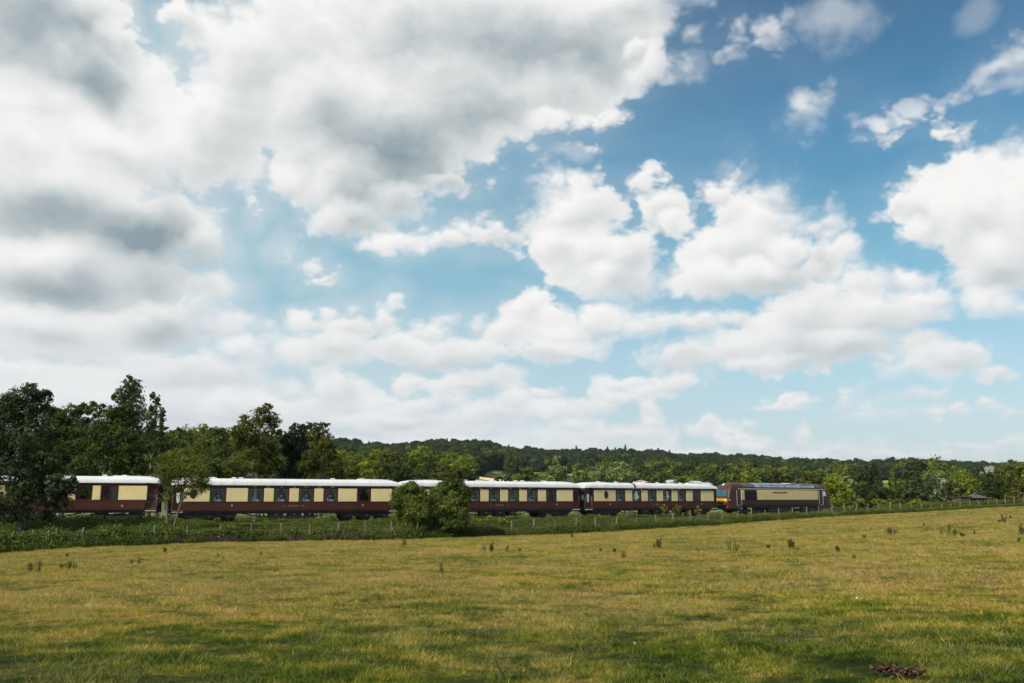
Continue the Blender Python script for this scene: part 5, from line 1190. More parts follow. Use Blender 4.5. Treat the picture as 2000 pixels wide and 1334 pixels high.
def post_mesh(k):
    mb = MB(); r = 0.043+0.010*k; n = 7; H = 1.28
    def ring(z, rr): return [(math.cos(6.283*q/n+k)*rr*(1+0.12*math.sin(q*2.3+k)), math.sin(6.283*q/n+k)*rr, z) for q in range(n)]
    vs = ring(-0.4, r)+ring(0.5, r*0.98)+ring(H-0.03, r*0.92)+ring(H, r*0.6); mb.add(vs, [(i*n+q, i*n+(q+1) % n, (i+1)*n+(q+1) % n, (i+1)*n+q) for i in range(3) for q in range(n)]); mb.add(vs[-n:], [tuple(range(n))]); return mb.mesh('post', M['post'])
pm = [post_mesh(k) for k in range(4)]; tops = []
for k, (px, q) in enumerate(POSTS):
    Y = float(Yf(ux(px))); p = onground(px, Y, 0.0); hgt = 0.72+q*0.0055
    o = link('post', pm[k % 4], fence, p); o.scale = (1, 1, hgt); o.rotation_euler = (float(g_.normal(0, 0.035)), float(g_.normal(0, 0.045)), float(g_.uniform(0, 3)))
    tops.append(p)
for (i, dx) in ((47, -0.9), (13, 0.5)):                # leaning braces
    mb = MB(); mb.tube([(dx, -0.1, 0), (0, -0.06, 1.0)], 0.04, 6); mb.obj('brace', M['post'], fence, tops[i])
for z in (0.18, 0.42, 0.66, 0.90, 1.08):
    mb = MB()
    for a, b in zip(tops[:-1], tops[1:]): m_ = (a+b)/2+Vector((0, 0, z-0.02)); mb.tube([a+Vector((0, -0.06, z)), m_+Vector((0, -0.06, 0)), b+Vector((0, -0.06, z))], 0.0055, 3, False)
    mb.obj('wire', M['wire'], fence)
mb = MB()
for a, b in zip(tops[:-1], tops[1:]):
    L_ = (b-a).length
    for q in range(int(L_/0.3)):
        c = a.lerp(b, (q+0.5)/int(L_/0.3)+0.0); mb.tube([c+Vector((0, -0.06, 0.15)), c+Vector((0, -0.06, 0.90))], 0.004, 3, False)
tag(mb.obj('wire_netting', M['wire'], fence), kind='stuff')

# ---- plants used in masses
def blades(name, n, h, rad, w, lean, seed, mat_, heads=0.0, bend=0.5):
    g_ = np.random.default_rng(seed); V = []; F = []; T = []
    for k in range(n):
        a = g_.uniform(0, 6.283); r = rad*math.sqrt(g_.uniform()); b = Vector((math.cos(a)*r, math.sin(a)*r, -0.02)); hh = h*g_.uniform(0.5, 1.15)
        d = Vector((g_.normal(0, lean), g_.normal(0, lean), 1)); sd = Vector((math.cos(a*3.1), math.sin(a*3.1), 0))*w*g_.uniform(0.7, 1.2)
        p1 = b+d*hh*0.55; bd = Vector((d.x, d.y, 0))*bend; p2 = b+(d+bd)*hh*0.98; p2.z = min(p2.z, hh)
        i = len(V); V += [b-sd, b+sd, p1+sd*0.8, p1-sd*0.8, p2+sd*0.12, p2-sd*0.12]; F += [(i, i+1, i+2, i+3), (i+3, i+2, i+4, i+5)]; t = g_.uniform(0, 1); T += [t, t]
        if g_.uniform() < heads:
            for ax in (Vector((1, 0, 0)), Vector((0, 1, 0))):
                i = len(V); s_ = ax*w*1.3; u_ = Vector((0, 0, h*0.09)); V += [p2-s_-u_*0.3, p2-u_*0.5, p2+s_*0.6+u_*0.2, p2+u_]; F += [(i, i+1, i+2, i+3)]; T += [1.0]
    me = soup(name, np.array([tuple(v) for v in V]), np.array(F), mat_, tint=np.array(T)); return bpy.data.objects.new(name, me)
def stems(name, n, h, rad, leaf, nl, seed, mat_, flower=None):
    """upright weeds: stems clothed with leaves"""
    g_ = np.random.default_rng(seed); C = []; O_ = []
    V = []; F = []; T = []
    for k in range(n):
        b = np.array([g_.normal(0, rad), g_.normal(0, rad), 0]); d = np.array([g_.normal(0, 0.14), g_.normal(0, 0.14), 1.0]); hh = h*g_.uniform(0.6, 1.1)
        t = g_.uniform(0.1, 1, nl); C.append(b+d*(t*hh)[:, None]); a = g_.uniform(0, 6.28, nl); O_.append(np.stack([np.cos(a), np.sin(a), np.full(nl, 0.4)], 1))
        i = len(V); w = 0.006; e = b+d*hh; V += [b+[w, 0, 0], b-[w, 0, 0], e-[w/2, 0, 0], e+[w/2, 0, 0]]; F.append((i, i+1, i+2, i+3)); T.append(0.3)
    C = np.concatenate(C); O_ = np.concatenate(O_); v, f, t = leaf_soup(C, np.full(len(C), 0.03), 1, leaf, O_, seed, np.clip(g_.normal(0.5, 0.2, len(C)), 0, 1), rs=g_)
    V = np.concatenate([np.array(V), v]); F = np.concatenate([np.array(F), f+len(T)*4]); T = np.concatenate([T, t]); return bpy.data.objects.new(name, soup(name, V, F, mat_, tint=T))
def grassmat(name, fn, transl=0.35, gl=0.1):
    def f(n):
        c0 = fn(n); t = n.node('ShaderNodeAttribute', attribute_name='tint').outputs['Fac']
        c = n.mix(1.0, c0, n.ramp(t, [(0.0, (0.38, 0.44, 0.34)), (0.55, (0.95, 0.95, 0.92)), (1.0, (1.65, 1.5, 1.4))]), 'MULTIPLY')
        return n.node('ShaderNodeMixShader', {0: transl, 1: pbr(n, c, 0.7, spec=gl), 2: n.node('ShaderNodeBsdfTranslucent', {0: c}).outputs[0]}).outputs[0]
    return mk(name, f)
GM = grassmat('pasture_grass_blades', lambda n: grasscol(n, pos(n)))
SM = grassmat('straw_grass_stems', lambda n: n.mix(0.55, grasscol(n, pos(n)), (0.44, 0.36, 0.17)))
VM = grassmat('verge_grass_blades', lambda n: n.ramp(n.noise(pos(n), 0.5, 4.0, 0.6), [(0.30, (0.030, 0.055, 0.010)), (0.5, (0.070, 0.100, 0.018)), (0.70, (0.17, 0.165, 0.05))]))
DM = grassmat('dry_verge_grass', lambda n: n.ramp(n.noise(pos(n), 0.4, 4.0, 0.6), [(0.35, (0.16, 0.15, 0.04)), (0.65, (0.40, 0.33, 0.16))]))
YM = mk('yellow_ragwort_flowers', lambda n: pbr(n, (0.72, 0.50, 0.02), 0.7))

# pasture grass
gp = [blades('tuft_kind', 30, 0.075, 0.13, 0.0030, 0.55, 400+k, GM) for k in range(5)]+[blades('tuft_kind', 18, 0.10, 0.13, 0.0022, 0.5, 410+k, SM, 0.2) for k in range(3)]
g_ = np.random.default_rng(21); P_ = []; S_ = []
def samp(n, u0, u1, y0, y1): 
    Y = np.sqrt(g_.uniform(y0*y0, y1*y1, n)); u = g_.uniform(u0, u1, n); return u*Y, Y
for (y0, y1, rho, s0) in ((6.5, 11, 230, 0.8), (11, 18, 150, 0.9), (18, 30, 75, 1.05), (30, 48, 34, 1.3), (48, 80, 16, 1.6), (80, 150, 6.0, 2.0)):
    area = 0.5*(y1*y1-y0*y0)*1.30; X, Y = samp(int(area*rho), -0.62, 0.68, y0, y1)
    ok = Y < Yf(X/Y)-0.2; X, Y = X[ok], Y[ok]
    # clumpiness: taller, denser in tussocks
    cl_ = np.sin(X*1.7+np.sin(Y*1.1)*1.5)*np.cos(Y*1.3+np.sin(X*0.9))+0.6*np.sin(X*4.1+Y*3.3)
    keep = g_.uniform(0, 1, len(X)) < 0.72+0.28*cl_; X, Y, cl_ = X[keep], Y[keep], cl_[keep]
    P_.append(np.stack([X, Y, ground(X, Y)], 1)); S_.append(s0*(0.80+0.34*cl_+g_.uniform(-0.25, 0.30, len(X))+0.5*(g_.uniform(0, 1, len(X)) < 0.04)))
P_ = np.concatenate(P_); S_ = np.clip(np.concatenate(S_), 0.4, 4); n = len(P_)
dry = np.sin(P_[:, 0]*0.45+1)*np.sin(P_[:, 1]*0.38+2)+0.5*np.sin(P_[:, 0]*1.1+P_[:, 1]*0.7)
ix = np.where(g_.uniform(0, 1, n) < np.clip(0.17+0.22*dry+np.clip((P_[:, 1]-12)/50, 0, 0.2), 0.03, 0.7), 5+g_.integers(0, 3, n), g_.integers(0, 5, n))
hs = np.where(ix > 4, 1.0, 1.0); sv = np.stack([S_, S_, S_*hs*np.clip(1.15-P_[:, 1]*0.006, 0.5, 1.2)], 1)
o = gn_scatter('grass', P_, gp, sv, g_.uniform(0, 6.28, n), ix, g_.normal(0, 0.12, (n, 2))); tag(o, 'short dry pasture grass, straw coloured and green in patches', None, None, 'stuff')
print('GRASS', n)

# bank between fence and rails: brambles, nettles, tall grass
def bramble(seed, lm='bramble'):
    L = [(0, 0, 0.22, 0.55, 0.5, 0.34), (0.35, 0.1, 0.14, 0.38, 0.38, 0.24), (-0.3, -0.15, 0.16, 0.4, 0.4, 0.26)]
    return bpy.data.objects.new('bramble_kind', crown_mesh('bramble', L, LM[lm], 0.045, 45, 4, seed, 0.5, spread=0.07))
DBM = leafmat('dead_bramble_stems', (0.02, 0.015, 0.010), (0.060, 0.050, 0.032), (0.14, 0.115, 0.075), 0.1)
LM['dead'] = DBM
bk = [bramble(500), bramble(501), bramble(502, 'weed'), bramble(503, 'dead'),
      stems('weed_kind', 12, 0.75, 0.22, 0.055, 24, 510, LM['weed']), stems('weed_kind', 12, 0.8, 0.2, 0.05, 24, 511, LM['bramble']), stems('weed_kind', 9, 0.9, 0.25, 0.045, 26, 512, LM['olive']),
      blades('verge_kind', 50, 0.75, 0.30, 0.010, 0.22, 520, VM, 0.06), blades('verge_kind', 44, 0.85, 0.28, 0.009, 0.25, 521, VM, 0.12), blades('verge_kind', 40, 0.8, 0.3, 0.008, 0.2, 522, DM, 0.45)]
ZPX = [-200, 0, 140, 320, 360, 470, 600, 760, 930, 1000, 1120, 1240, 1330, 1400, 1500, 1620, 1700, 2100]
HTOP = [0.6, 0.5, 0.85, 0.80, 0.6, 0.36, 0.32, 0.55, 0.5, 0.36, 0.80, 0.36, 0.34, 0.66, 0.66, 0.70, 0.55, 0.32]     # height of growth near the rails
g_ = np.random.default_rng(31); P_ = []; S_ = []; I_ = []
n = 17000
px = g_.uniform(-160, 2120, n*2); wgt = g_.uniform(0, 1, n*2) < np.clip(0.35+0.65*(px/1600)**0+0.0, 0, 1); px = px[wgt][:n]
u = ux(px); yf = Yf(u)
# width of the strip along the view ray, found from the track distance
def strip(u):
    lo = Yf(u); hi = lo+60.0
    for _ in range(22):
        mid = (lo+hi)/2; td = tdist(u*mid, mid); far_ = td < 5.35; hi = np.where(far_, mid, hi); lo = np.where(far_, lo, mid)
    return lo
UG = np.linspace(ux(-200), ux(2150), 240); YT = strip(UG)
yt = np.minimum(np.interp(u, UG, YT), yf+15); w = yt-yf+1.3
s = g_.uniform(0, 1, n)**0.9; Y = yf-0.75+w*s; X = u*Y; td = tdist(X, Y)
ht = np.interp(px, ZPX, HTOP); hf = np.interp(px, [-200, 300, 760, 1000, 1400, 1700, 2100], [0.9, 0.95, 0.8, 0.6, 0.62, 0.45, 0.28])
hh = hf+(ht-hf)*s; hh = np.where(s < 0.07, hh*0.55, hh)*np.where(s > 0.30, 0.72, 0.92)
nz = np.sin(px*0.043+1)*np.cos(s*5+px*0.013)+0.6*np.sin(px*0.11+s*9)
kind = np.empty(n, int); rr = g_.uniform(0, 1, n)
for k in range(n):
    p = px[k]; q = rr[k]
    if p < 330: kind[k] = (g_.choice([0, 1, 2]) if q < 0.72 else g_.choice([4, 5]) if q < 0.85 else g_.choice([7, 8]))
    elif p < 780: kind[k] = (3 if (s[k] < 0.55 and nz[k] > -0.25 and q < 0.55) else g_.choice([0, 2]) if q < 0.22 else g_.choice([4, 5, 6]) if q < 0.45 else g_.choice([7, 8, 9], p=[.45, .35, .2]))
    elif p < 1400: kind[k] = (g_.choice([1, 2]) if q < 0.25 else g_.choice([4, 5, 6]) if q < 0.72 else g_.choice([7, 8, 9], p=[.5, .3, .2]))
    else: kind[k] = (2 if q < 0.12 else g_.choice([4, 5, 6]) if q < 0.45 else g_.choice([7, 8, 9], p=[.45, .3, .25]))
base = np.where(kind < 3, 0.44, np.where(kind == 3, 0.50, np.where(kind < 7, 0.62, 0.62)))
sc1 = hh/base*np.clip(0.9+0.22*nz+g_.uniform(-0.12, 0.12, n), 0.45, 1.35)*np.where(kind == 3, 0.75, 1.0)*np.where((kind > 3) | (td > 5.9), 1.0, 0.7)
keep = (td > 5.3) | (px > 1830); P_ = np.stack([X, Y, ground(X, Y)], 1)[keep]; wd = np.clip(sc1, 0.6, 1.5)[keep]; sv = np.stack([wd, wd, sc1[keep]], 1)
o = gn_scatter('undergrowth', P_, bk, sv, g_.uniform(0, 6.28, len(P_)), kind[keep], g_.normal(0, 0.06, (len(P_), 2))); tag(o, 'brambles, nettles and tall grass growing along the railway fence', None, None, 'stuff')
# loose weeds on the unused side of the ballast and tall dry grass behind the train
n = 7000; px = g_.uniform(-100, 2100, n); u = ux(px); yt = np.interp(u, UG, YT); Y = yt+g_.uniform(0.0, 1.0, n)**1.6*np.where(g_.uniform(0, 1, n) < 0.45, 4.5, 42.0)
X = u*Y; td = tdist(X, Y); ok = (td < -2.6) | (td > 4.3) | ((np.abs(td-1.7) < 0.5) & (g_.uniform(0, 1, n) < 0.6)); X, Y, td, px = X[ok], Y[ok], td[ok], px[ok]; n = len(X)
kind = np.where(td < -2, g_.choice([7, 8, 9, 9, 4], n), g_.choice([7, 9, 8, 4], n)); s1 = np.where(td < -2, g_.uniform(0.7, 1.3, n), g_.uniform(0.35, 0.8, n)*np.interp(px, ZPX, HTOP))
Z = np.where(td > -2.6, -0.36, ground(X, Y)); s1 = s1*np.where(px > 1690, 0.42, 1.0)
bk2 = [p.copy() for p in bk]
o = gn_scatter('lineside_grass', np.stack([X, Y, Z], 1), bk2, np.stack([s1*1.1, s1*1.1, s1], 1), g_.uniform(0, 6.28, n), kind); tag(o, 'dry grass and weeds on the ballast edge and behind the train', None, None, 'stuff')
# meadow beyond the engine: pale standing grass
n = 9000; px = g_.uniform(1600, 2150, n); Y0_ = np.interp(ux(px), UG, YT)+8; Y = Y0_+g_.uniform(0, 1, n)*(np.where(px > 1850, 60, 95)); X = ux(px)*Y; ok = (tdist(X, Y) < -3) | (px > 1830)
X, Y = X[ok], Y[ok]; n = len(X); s1 = g_.uniform(0.8, 1.5, n)
bk3 = [p.copy() for p in bk]
o = gn_scatter('meadow_grass', np.stack([X, Y, ground(X, Y)], 1), bk3, np.stack([s1*2.0, s1*2.0, s1*0.42], 1), g_.uniform(0, 6.28, n), g_.choice([9, 9, 9, 9, 8], n)); tag(o, 'pale standing hay grass beyond the head of the train', None, None, 'stuff')

# ragwort and thistles by the track
def weedplant(name, label, px, py, hpx, kind, seed, group, Ymax=None, Y=None, wide=1.0):
    p = onground(px, Y) if Y else hit(px, py, 8, 200)
    if p is None: return
    h = hpx*p.y*CP/1700; g_ = np.random.default_rng(seed); t = thing(name, label, 'plant', p, float(g_.uniform(0, 6)), group)
    mb = MB(); ns = {'dock': 5, 'bushy': 9, 'ragwort': 6, 'thistle': 4}[kind]; C = []; O_ = []; tips = []
    for k in range(ns):
        d = Vector((g_.normal(0, 0.16*wide), g_.normal(0, 0.16*wide), 1)); b = Vector((g_.normal(0, 0.10*h*wide), g_.normal(0, 0.10*h*wide), -0.03)); hh = h*g_.uniform(0.55, 1.02) if k else h
        e = b+d*hh; mb.tube([b, b.lerp(e, 0.5)+Vector((0.02, 0, 0)), e], [0.010, 0.008, 0.004], 4); tips.append(e)
        m = {'dock': 15, 'bushy': 24, 'ragwort': 30, 'thistle': 18}[kind]
        for q in range(m):
            f = g_.uniform(0.05, 1)**(0.9 if kind == 'bushy' else 0.8); c = b.lerp(e, f); a = g_.uniform(0, 6.28); C.append(tuple(c+Vector((math.cos(a), math.sin(a), 0))*h*0.06*(1.25-f)*wide)); O_.append((math.cos(a), math.sin(a), 0.6))
    mb.obj('stem', M['weedstem'], t)
    lf = {'dock': 0.028, 'bushy': 0.036, 'ragwort': 0.05, 'thistle': 0.05}[kind]*min(max(0.8, h/0.7), 1.1)
    V, F, tt = leaf_soup(np.array(C), np.full(len(C), 0.045*h+0.005), 2, lf, np.array(O_), seed, np.clip(g_.normal(0.4, 0.2, len(C)), 0, 1))
    link('leaves', soup('leaves', V, F, LM['dock' if kind != 'ragwort' else 'olive'], tint=tt), t)
    if kind == 'ragwort':
        C = np.array([tuple(x) for x in tips]); V, F, tt = leaf_soup(np.repeat(C, 6, 0), np.full(len(C)*6, 0.07), 3, 0.035, np.tile([0, 0, 1.0], (len(C)*6, 1)), seed+1, np.full(len(C)*6, 0.6))
        link('flowers', soup('flowers', V, F, YM, tint=tt), t)
M['weedstem'] = mk('weed_stems', lambda n: pbr(n, (0.07, 0.075, 0.03), 0.8))
LM['dock'] = leafmat('dock_leaves', (0.026, 0.036, 0.009), (0.080, 0.095, 0.022), (0.18, 0.18, 0.06), 0.3)
DOCKS = [(58, 1116, 18, 'dock', 'leggy dark dock plant standing farthest left in the pasture'), (74, 1117, 22, 'dock', 'taller dark dock just right of the farthest left one'), (118, 1114, 15, 'dock', 'thin dock left in the row of three near the left edge'), (133, 1114, 20, 'dock', 'middle dock of the row of three near the left edge'), (146, 1112, 13, 'dock', 'small dock right in the row of three near the left edge'),
    (130, 1089, 10, 'dock', 'small weed between the left docks and the brambles'), (256, 1103, 12, 'dock', 'short weed left of the twin stemmed dock'), (272, 1104, 18, 'dock', 'twin stemmed dock below the leaning stems of the small tree'), (322, 1080, 11, 'bushy', 'small bushy weed below the small tree'), (508, 1086, 10, 'dock', 'little spiky weed below the name GWEN'), (426, 1087, 7, 'bushy', 'tiny tuft of weed left of centre'),
    (437, 1092, 5, 'dock', 'tiny thin weed left of centre'), (790, 1066, 26, 'thistle', 'single tall thin thistle in front of the left round bush'), (862, 1122, 24, 'dock', 'slanting dark dock standing alone below the round bushes'), (944, 1077, 16, 'dock', 'left dark weed of the cluster below the right bush'), (960, 1078, 20, 'bushy', 'big dark bushy weed of the cluster right of the round bushes'), (990, 1076, 12, 'dock', 'thin weed on the right side of that dark cluster'),
    (1014, 1078, 9, 'dock', 'small weed right of the dark cluster'), (1117, 1051, 10, 'bushy', 'small weed at the fence foot below the coach joint'), (1174, 1078, 9, 'dock', 'small weed left of the spiky one'), (1200, 1079, 8, 'bushy', 'round little weed beside the spiky one'), (1216, 1092, 18, 'dock', 'spiky weed with a round leafy top'), (1287, 1073, 22, 'bushy', 'dark bushy weed below the VERA coach'),
    (1278, 1072, 12, 'dock', 'thin stem left of the dark bushy weed'), (1426, 1078, 22, 'dock', 'left stem of the wide leggy weed below the engine cab'), (1438, 1078, 20, 'dock', 'right stem of the wide leggy weed below the engine cab'), (1500, 1072, 9, 'bushy', 'small round weed below the middle of the engine'), (1547, 1072, 21, 'bushy', 'dense dark weed below the engine'), (1637, 1080, 15, 'bushy', 'bushy weed below the engine nose'),
    (1688, 1052, 10, 'dock', 'faint weed up the slope right of the engine'), (1738, 1044, 15, 'bushy', 'left weed of the narrow pair on the slope'), (1748, 1044, 15, 'dock', 'right weed of the narrow pair on the slope'), (1804, 1028, 8, 'dock', 'small weed high on the slope'), (1838, 1045, 14, 'dock', 'left weed of the clump on the slope'), (1853, 1045, 26, 'dock', 'tallest weed of the clump on the slope'),
    (1866, 1047, 14, 'bushy', 'low weed inside the clump on the slope'), (1880, 1049, 10, 'bushy', 'rightmost low weed of the clump'), (1903, 1045, 12, 'dock', 'single weed between clump and right edge'), (1962, 1022, 20, 'thistle', 'pale tall thistle near the right edge'), (1952, 1021, 6, 'bushy', 'low weed at the foot of the pale thistle'), (1996, 1045, 22, 'bushy', 'dark weed at the right edge of the pasture'), (1974, 1012, 6, 'bushy', 'small weed near the fence at the right'), (1668, 1092, 8, 'bushy', 'small flat weed below the slope'), (1990, 1060, 12, 'dock', 'thin weed below the dark weed at the right edge')]
for k, (px, py, h_, kd, lab) in enumerate(DOCKS): weedplant('dock_plant' if kd != 'thistle' else 'thistle', lab, px, py, h_, kd, 600+k, 'weeds standing in the pasture')
for k, (px, Y, h_, lab) in enumerate([(935, 79.5, 12, 'yellow ragwort left of the coach underframe'), (955, 80.5, 14, 'ragwort in the middle of the three below the CYGNUS name'), (984, 80.2, 16, 'brightest yellow ragwort below the coach'), (1298, 95, 26, 'tall ragwort gone brown near the coach boxes'), (1323, 96, 26, 'tall ragwort with pale yellow heads below the coach'), (1347, 96.5, 12, 'low bright yellow ragwort on the bank'), (1365, 98, 22, 'ragwort near the engine end of the last coach')]):
    weedplant('ragwort', lab, px, 0, h_*0.9+6, 'ragwort', 700+k, 'ragwort beside the railway', Y=Y)

# ---- odds and ends lying in the near grass
M['scrap'] = mk('weathered_white_scrap', lambda n: pbr(n, n.mix(n.noise(objp(n), 20.0, 3.0), (0.30, 0.28, 0.24), (0.52, 0.50, 0.45)), 0.8))
M['rust'] = mk('rusty_dead_leaves', lambda n: pbr(n, n.ramp(n.noise(pos(n), 14.0, 4.0), [(0.3, (0.03, 0.010, 0.006)), (0.6, (0.085, 0.04, 0.022)), (0.8, (0.20, 0.12, 0.07))]), 0.9))
M['twig'] = mk('black_twig_bark', lambda n: pbr(n, (0.012, 0.010, 0.009), 0.9))
for k, (px, py, r_, lab) in enumerate([(1780, 1330, 0.06, 'pile of rusty brown dead leaves at the bottom right'), (1735, 1324, 0.05, 'smaller scrap of brown dead leaves left of the pile')]):
    p = hit(px, py, 6, 60); g_ = np.random.default_rng(800+k); nC = 90; C = np.stack([g_.normal(0, r_, nC), g_.normal(0, r_*0.5, nC), np.abs(g_.normal(0, 0.02, nC))+0.07], 1)
    V, F, tt = leaf_soup(C, np.full(nC, 0.015), 3, 0.03, np.tile([0, 0, 1.0], (nC, 1)), 800+k, np.full(nC, .5)); o = link('dead_leaves', soup('dead_leaves', V, F, M['rust'], tint=tt), None, p); tag(o, lab, 'dead leaves')
p = hit(990, 1330, 6, 60)
if p is not None:
    mb = MB(); mb.tube([(-0.02, 0, 0.0), (-0.05, 0, 0.08), (-0.10, 0.02, 0.15), (-0.11, 0.0, 0.20)], [0.012, 0.010, 0.007, 0.003], 5); mb.tube([(-0.05, 0, 0.08), (0.04, 0.02, 0.13)], [0.007, 0.003], 4); mb.tube([(-0.09, 0.01, 0.14), (-0.15, 0, 0.15)], [0.006, 0.003], 4); mb.tube([(0.0, 0, 0.02), (0.10, 0.02, 0.05)], [0.010, 0.006], 4)
    tag(mb.obj('twig', M['twig'], None, p), 'forked black twig sticking out of the grass at the bottom centre', 'twig')
for px, py, w_, lab in ((1674, 1183, 0.14, 'long white scrap lying in the dry grass on the right'), (1240, 1277, 0.04, 'tiny white scrap lying in the near grass')):
    p = hit(px, py, 6, 60); mb = MB(); vs = []
    for i in range(7):
        for j in range(2): vs.append(((i/6-0.5)*w_, (j-0.5)*w_*0.25, 0.13+0.02*math.sin(i*1.9+j)))
    mb.add(vs, [(2*i, 2*i+2, 2*i+3, 2*i+1) for i in range(6)]); tag(mb.obj('litter', M['scrap'], None, p+Vector((0, 0, 0.0))), lab, 'litter')

# ---- sheds and houses
M['tarwood'] = mk('tarred_boards', lambda n: pbr(n, n.ramp(n.noise(n.v('MULTIPLY', objp(n), (9, 9, 0.8)), 2.0, 4.0), [(0.3, (0.03, 0.022, 0.016)), (0.7, (0.14, 0.10, 0.07))]), 0.9))
M['felt'] = mk('grey_roofing_felt', lambda n: pbr(n, n.mix(n.noise(objp(n), 2.0, 4.0), (0.035, 0.034, 0.036), (0.09, 0.085, 0.085)), 0.9))
M['render'] = mk('white_house_render', lambda n: pbr(n, n.mix(n.noise(objp(n), 1.0, 4.0), (0.62, 0.60, 0.56), (0.78, 0.76, 0.72)), 0.9))
M['slate'] = mk('pale_grey_roof_slates', lambda n: pbr(n, n.mix(n.noise(objp(n), 1.4, 5.0), (0.28, 0.28, 0.29), (0.46, 0.46, 0.47)), 0.7))
M['tile'] = mk('pinkish_roof_tiles', lambda n: pbr(n, n.mix(n.noise(objp(n), 1.4, 5.0), (0.36, 0.22, 0.18), (0.52, 0.38, 0.32)), 0.8))
def shed():
    Y = 158.0; s = Y*CP/1700; p = onground(1879, Y); y0 = proj(p)[1]
    zt = lambda py: (y0-py)*s
    t = thing('wooden_shed', 'brown boarded shed with a flat roof standing left of the hip roofed shelter', 'shed', p, R(8))
    W2 = 11*s; H = zt(970); board = None
    nB = 12; bw = 2*W2/nB
    mb = MB(); mb.box(-bw/2+0.008, bw/2-0.008, -0.03, 0.03, -0.3, H-0.1); bm_ = mb.mesh('board', M['tarwood'])
    for k in range(nB): link('board', bm_, t, (-W2+bw*(k+0.5), -1.2+0.01*(k % 2), 0))
    mb = MB(); mb.box(-W2, -W2+0.08, -1.17, 1.2, -0.3, H-0.1); mb.box(W2-0.08, W2, -1.17, 1.2, -0.3, H-0.1); mb.box(-W2+0.08, W2-0.08, 1.12, 1.2, -0.3, H-0.1); mb.obj('wall', M['tarwood'], t)
    mb = MB(); mb.prism([(-1.45, H-0.08), (1.4, H-0.30), (1.4, H-0.20), (-1.45, H+0.04)], 'x', -W2-0.2, W2+0.25); mb.obj('roof', M['felt'], t)
    p2 = onground(1906, Y+1); t2 = thing('open_shelter', 'open fronted shelter with a low dark hipped roof right of the boarded shed', 'shelter', p2, R(4))
    W3 = 16*s; He = zt(973); Hr = zt(965.5)
    mb = MB(); v = [(-W3-.3, -1.7, He), (W3+.3, -1.7, He), (W3+.3, 1.7, He), (-W3-.3, 1.7, He), (-W3*0.35, 0, Hr), (W3*0.25, 0, Hr)]
    mb.add(v, [(0, 1, 5, 4), (2, 3, 4, 5), (1, 2, 5), (3, 0, 4), (3, 2, 1, 0)]); rf = mb.obj('roof', M['felt'], t2)
    mb = MB(); mb.prism([(-0.3, Hr-0.05), (0.3, Hr-0.05), (0.1, Hr+0.35), (-0.1, Hr+0.35)], 'y', -0.25, 0.25); mb.obj('roof_vent', M['felt'], rf)
    mb = MB(); mb.box(-0.07, 0.07, -0.07, 0.07, -0.3, He); pm_ = mb.mesh('post', M['tarwood'])
    for q in (-1, -0.45, 0.1, 0.6, 1):
        link('post', pm_, t2, (q*(W3-0.1), -1.5, 0))
    mb = MB(); mb.box(-W3, W3, 1.4, 1.5, -0.3, He); mb.box(-W3, -W3+0.1, -1.4, 1.4, -0.3, He); mb.box(W3-0.1, W3, -1.4, 1.4, -0.3, He); mb.box(-W3+0.1, W3*0.2, -1.3, -1.24, -0.3, He*0.45); mb.obj('wall', M['tarwood'], t2)
shed()
def house(px, py, wpx, hpx, Y, rz, lab, roofm='slate'):
    s = Y*CP/1700; p = at(px, py, Y); gzz = gz(p.x, p.y); base = Vector((p.x, p.y, gzz)); zt_ = p.z-gzz; w = wpx*s/2; d = 3.2; he = max(2.2, zt_-hpx*s)
    t = thing('house', lab, 'house', base, rz, 'houses among the valley trees')
    mb = MB(); mb.box(-w, w, -d, d, -1.0, he); mb.add([(-w, -d, he), (-w, d, he), (-w, 0, zt_-0.1)], [(0, 1, 2)]); mb.add([(w, -d, he), (w, d, he), (w, 0, zt_-0.1)], [(0, 2, 1)]); mb.obj('wall', M['render'], t)
    mb = MB()
    for sgn in (-1, 1): mb.prism([(sgn*(d+0.35), he-0.2), (sgn*(d+0.35), he-0.05), (0, zt_+0.12), (0, zt_-0.05)], 'x', -w-0.3, w+0.3)
    rf = mb.obj('roof', M[roofm], t); mb = MB(); mb.box(w*0.4, w*0.4+0.7, -0.35, 0.35, zt_-0.6, zt_+0.6); mb.obj('chimney', M['tarwood'], rf)
    for k, q in enumerate((-0.6, 0.0, 0.6)):
        mb = MB(); mb.box(q*w-0.5, q*w+0.5, -d-0.03, -d+0.03, he-1.6, he-0.5); wn_ = mb.obj('window', M['whitepaint'], t); mb = MB(); mb.box(q*w-0.42, q*w+0.42, -d-0.04, -d-0.03, he-1.52, he-0.58); mb.obj('pane', M['darkpane'], wn_)
house(1310, 938, 11, 3, 285, R(-20), 'white house with a pale roof left of the bright little shrub trees')
house(1357, 940, 15, 3, 282, R(12), 'wide white roofed house right of the bright little shrub trees')
house(1377, 943.0, 13, 3, 280, R(5), 'low pale roof just above the coach end near the locomotive')
house(1251, 939, 7, 2.5, 288, R(25), 'little house with a pinkish roof behind the oval windowed coach', 'tile')
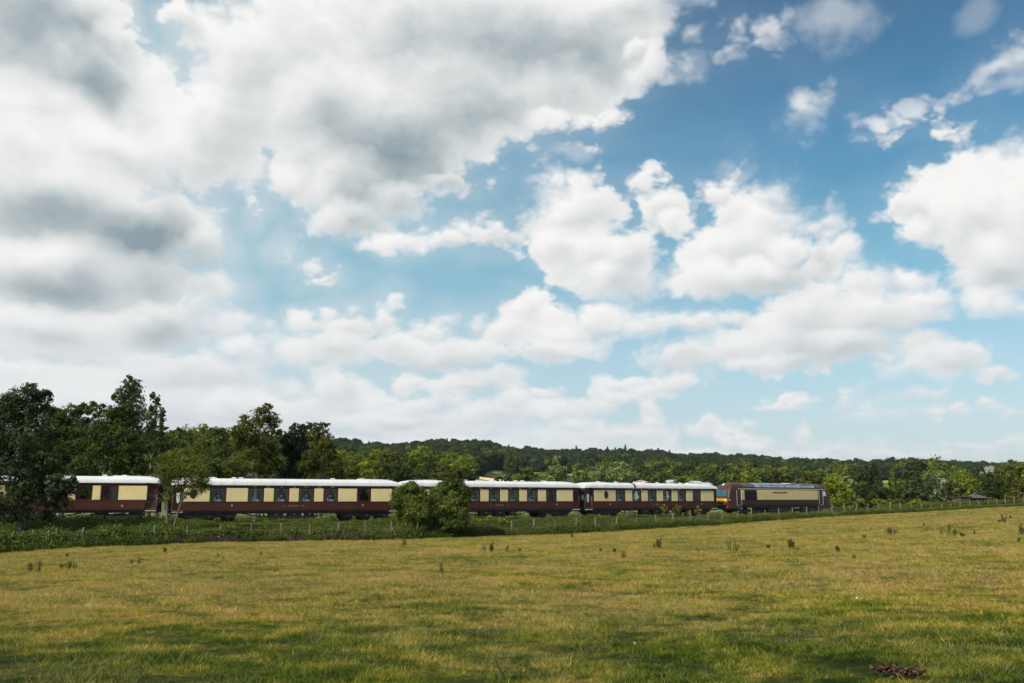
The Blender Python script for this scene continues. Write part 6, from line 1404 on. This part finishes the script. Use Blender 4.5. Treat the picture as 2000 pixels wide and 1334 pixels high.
# old chalk face in the wooded hill on the right
M['chalk'] = mk('weathered_chalk', lambda n: pbr(n, n.ramp(n.noise(n.v('MULTIPLY', pos(n), (0.5, 0.5, 0.12)), 1.4, 5.0, 0.7), [(0.3, (0.15, 0.14, 0.12)), (0.7, (0.36, 0.34, 0.31))]), 0.95, normal=bump(n, n.noise(pos(n), 0.6, 5.0, 0.8), 1.0, 0.8)))
Yq = 930.0; mb = MB(); vs = []; g_ = np.random.default_rng(9); nx, nz_ = 14, 9
for j in range(nz_):
    for i in range(nx):
        fx, fz = i/(nx-1), j/(nz_-1); px_ = 1919+fx*25-(1-fz)*(1-fx)*-9; py_ = 927-fz*19+(1-fx)*0.5; q = at(px_, py_+1.5, Yq+fz*6+float(g_.normal(0, 0.9))); vs.append(tuple(q))
fs = [(j*nx+i, j*nx+i+1, (j+1)*nx+i+1, (j+1)*nx+i) for j in range(nz_-1) for i in range(nx-1)]
back = [(x, y+14, z) for x, y, z in vs]; m_ = len(vs)
mb.add(vs+back, fs+[tuple(m_+a for a in reversed(f)) for f in fs]+[((nz_-1)*nx+i, (nz_-1)*nx+i+1, m_+(nz_-1)*nx+i+1, m_+(nz_-1)*nx+i) for i in range(nx-1)]+[(j*nx+nx-1, m_+j*nx+nx-1, m_+(j+1)*nx+nx-1, (j+1)*nx+nx-1) for j in range(nz_-1)])
tag(mb.obj('chalk_cliff', M['chalk']), 'bare pale chalk face showing in the woods on the right hill', 'cliff', None)

# ---- thin summer haze, one closed box of even air round the whole place
def haze_f():
    m = bpy.data.materials.new('haze'); m.use_nodes = True; t = m.node_tree; t.nodes.clear(); n = NT(t)
    v = n.node('ShaderNodeVolumePrincipled', {'Color': (0.62, 0.76, 0.88, 1), 'Density': 0.00004, 'Anisotropy': 0.0})
    o = n.node('ShaderNodeOutputMaterial'); t.links.new(v.outputs[0], o.inputs['Volume']); return m
mb = MB(); mb.box(-4200, 4200, -2200, 4400, -10.5, 90); tag(mb.obj('haze', haze_f()), kind='stuff')
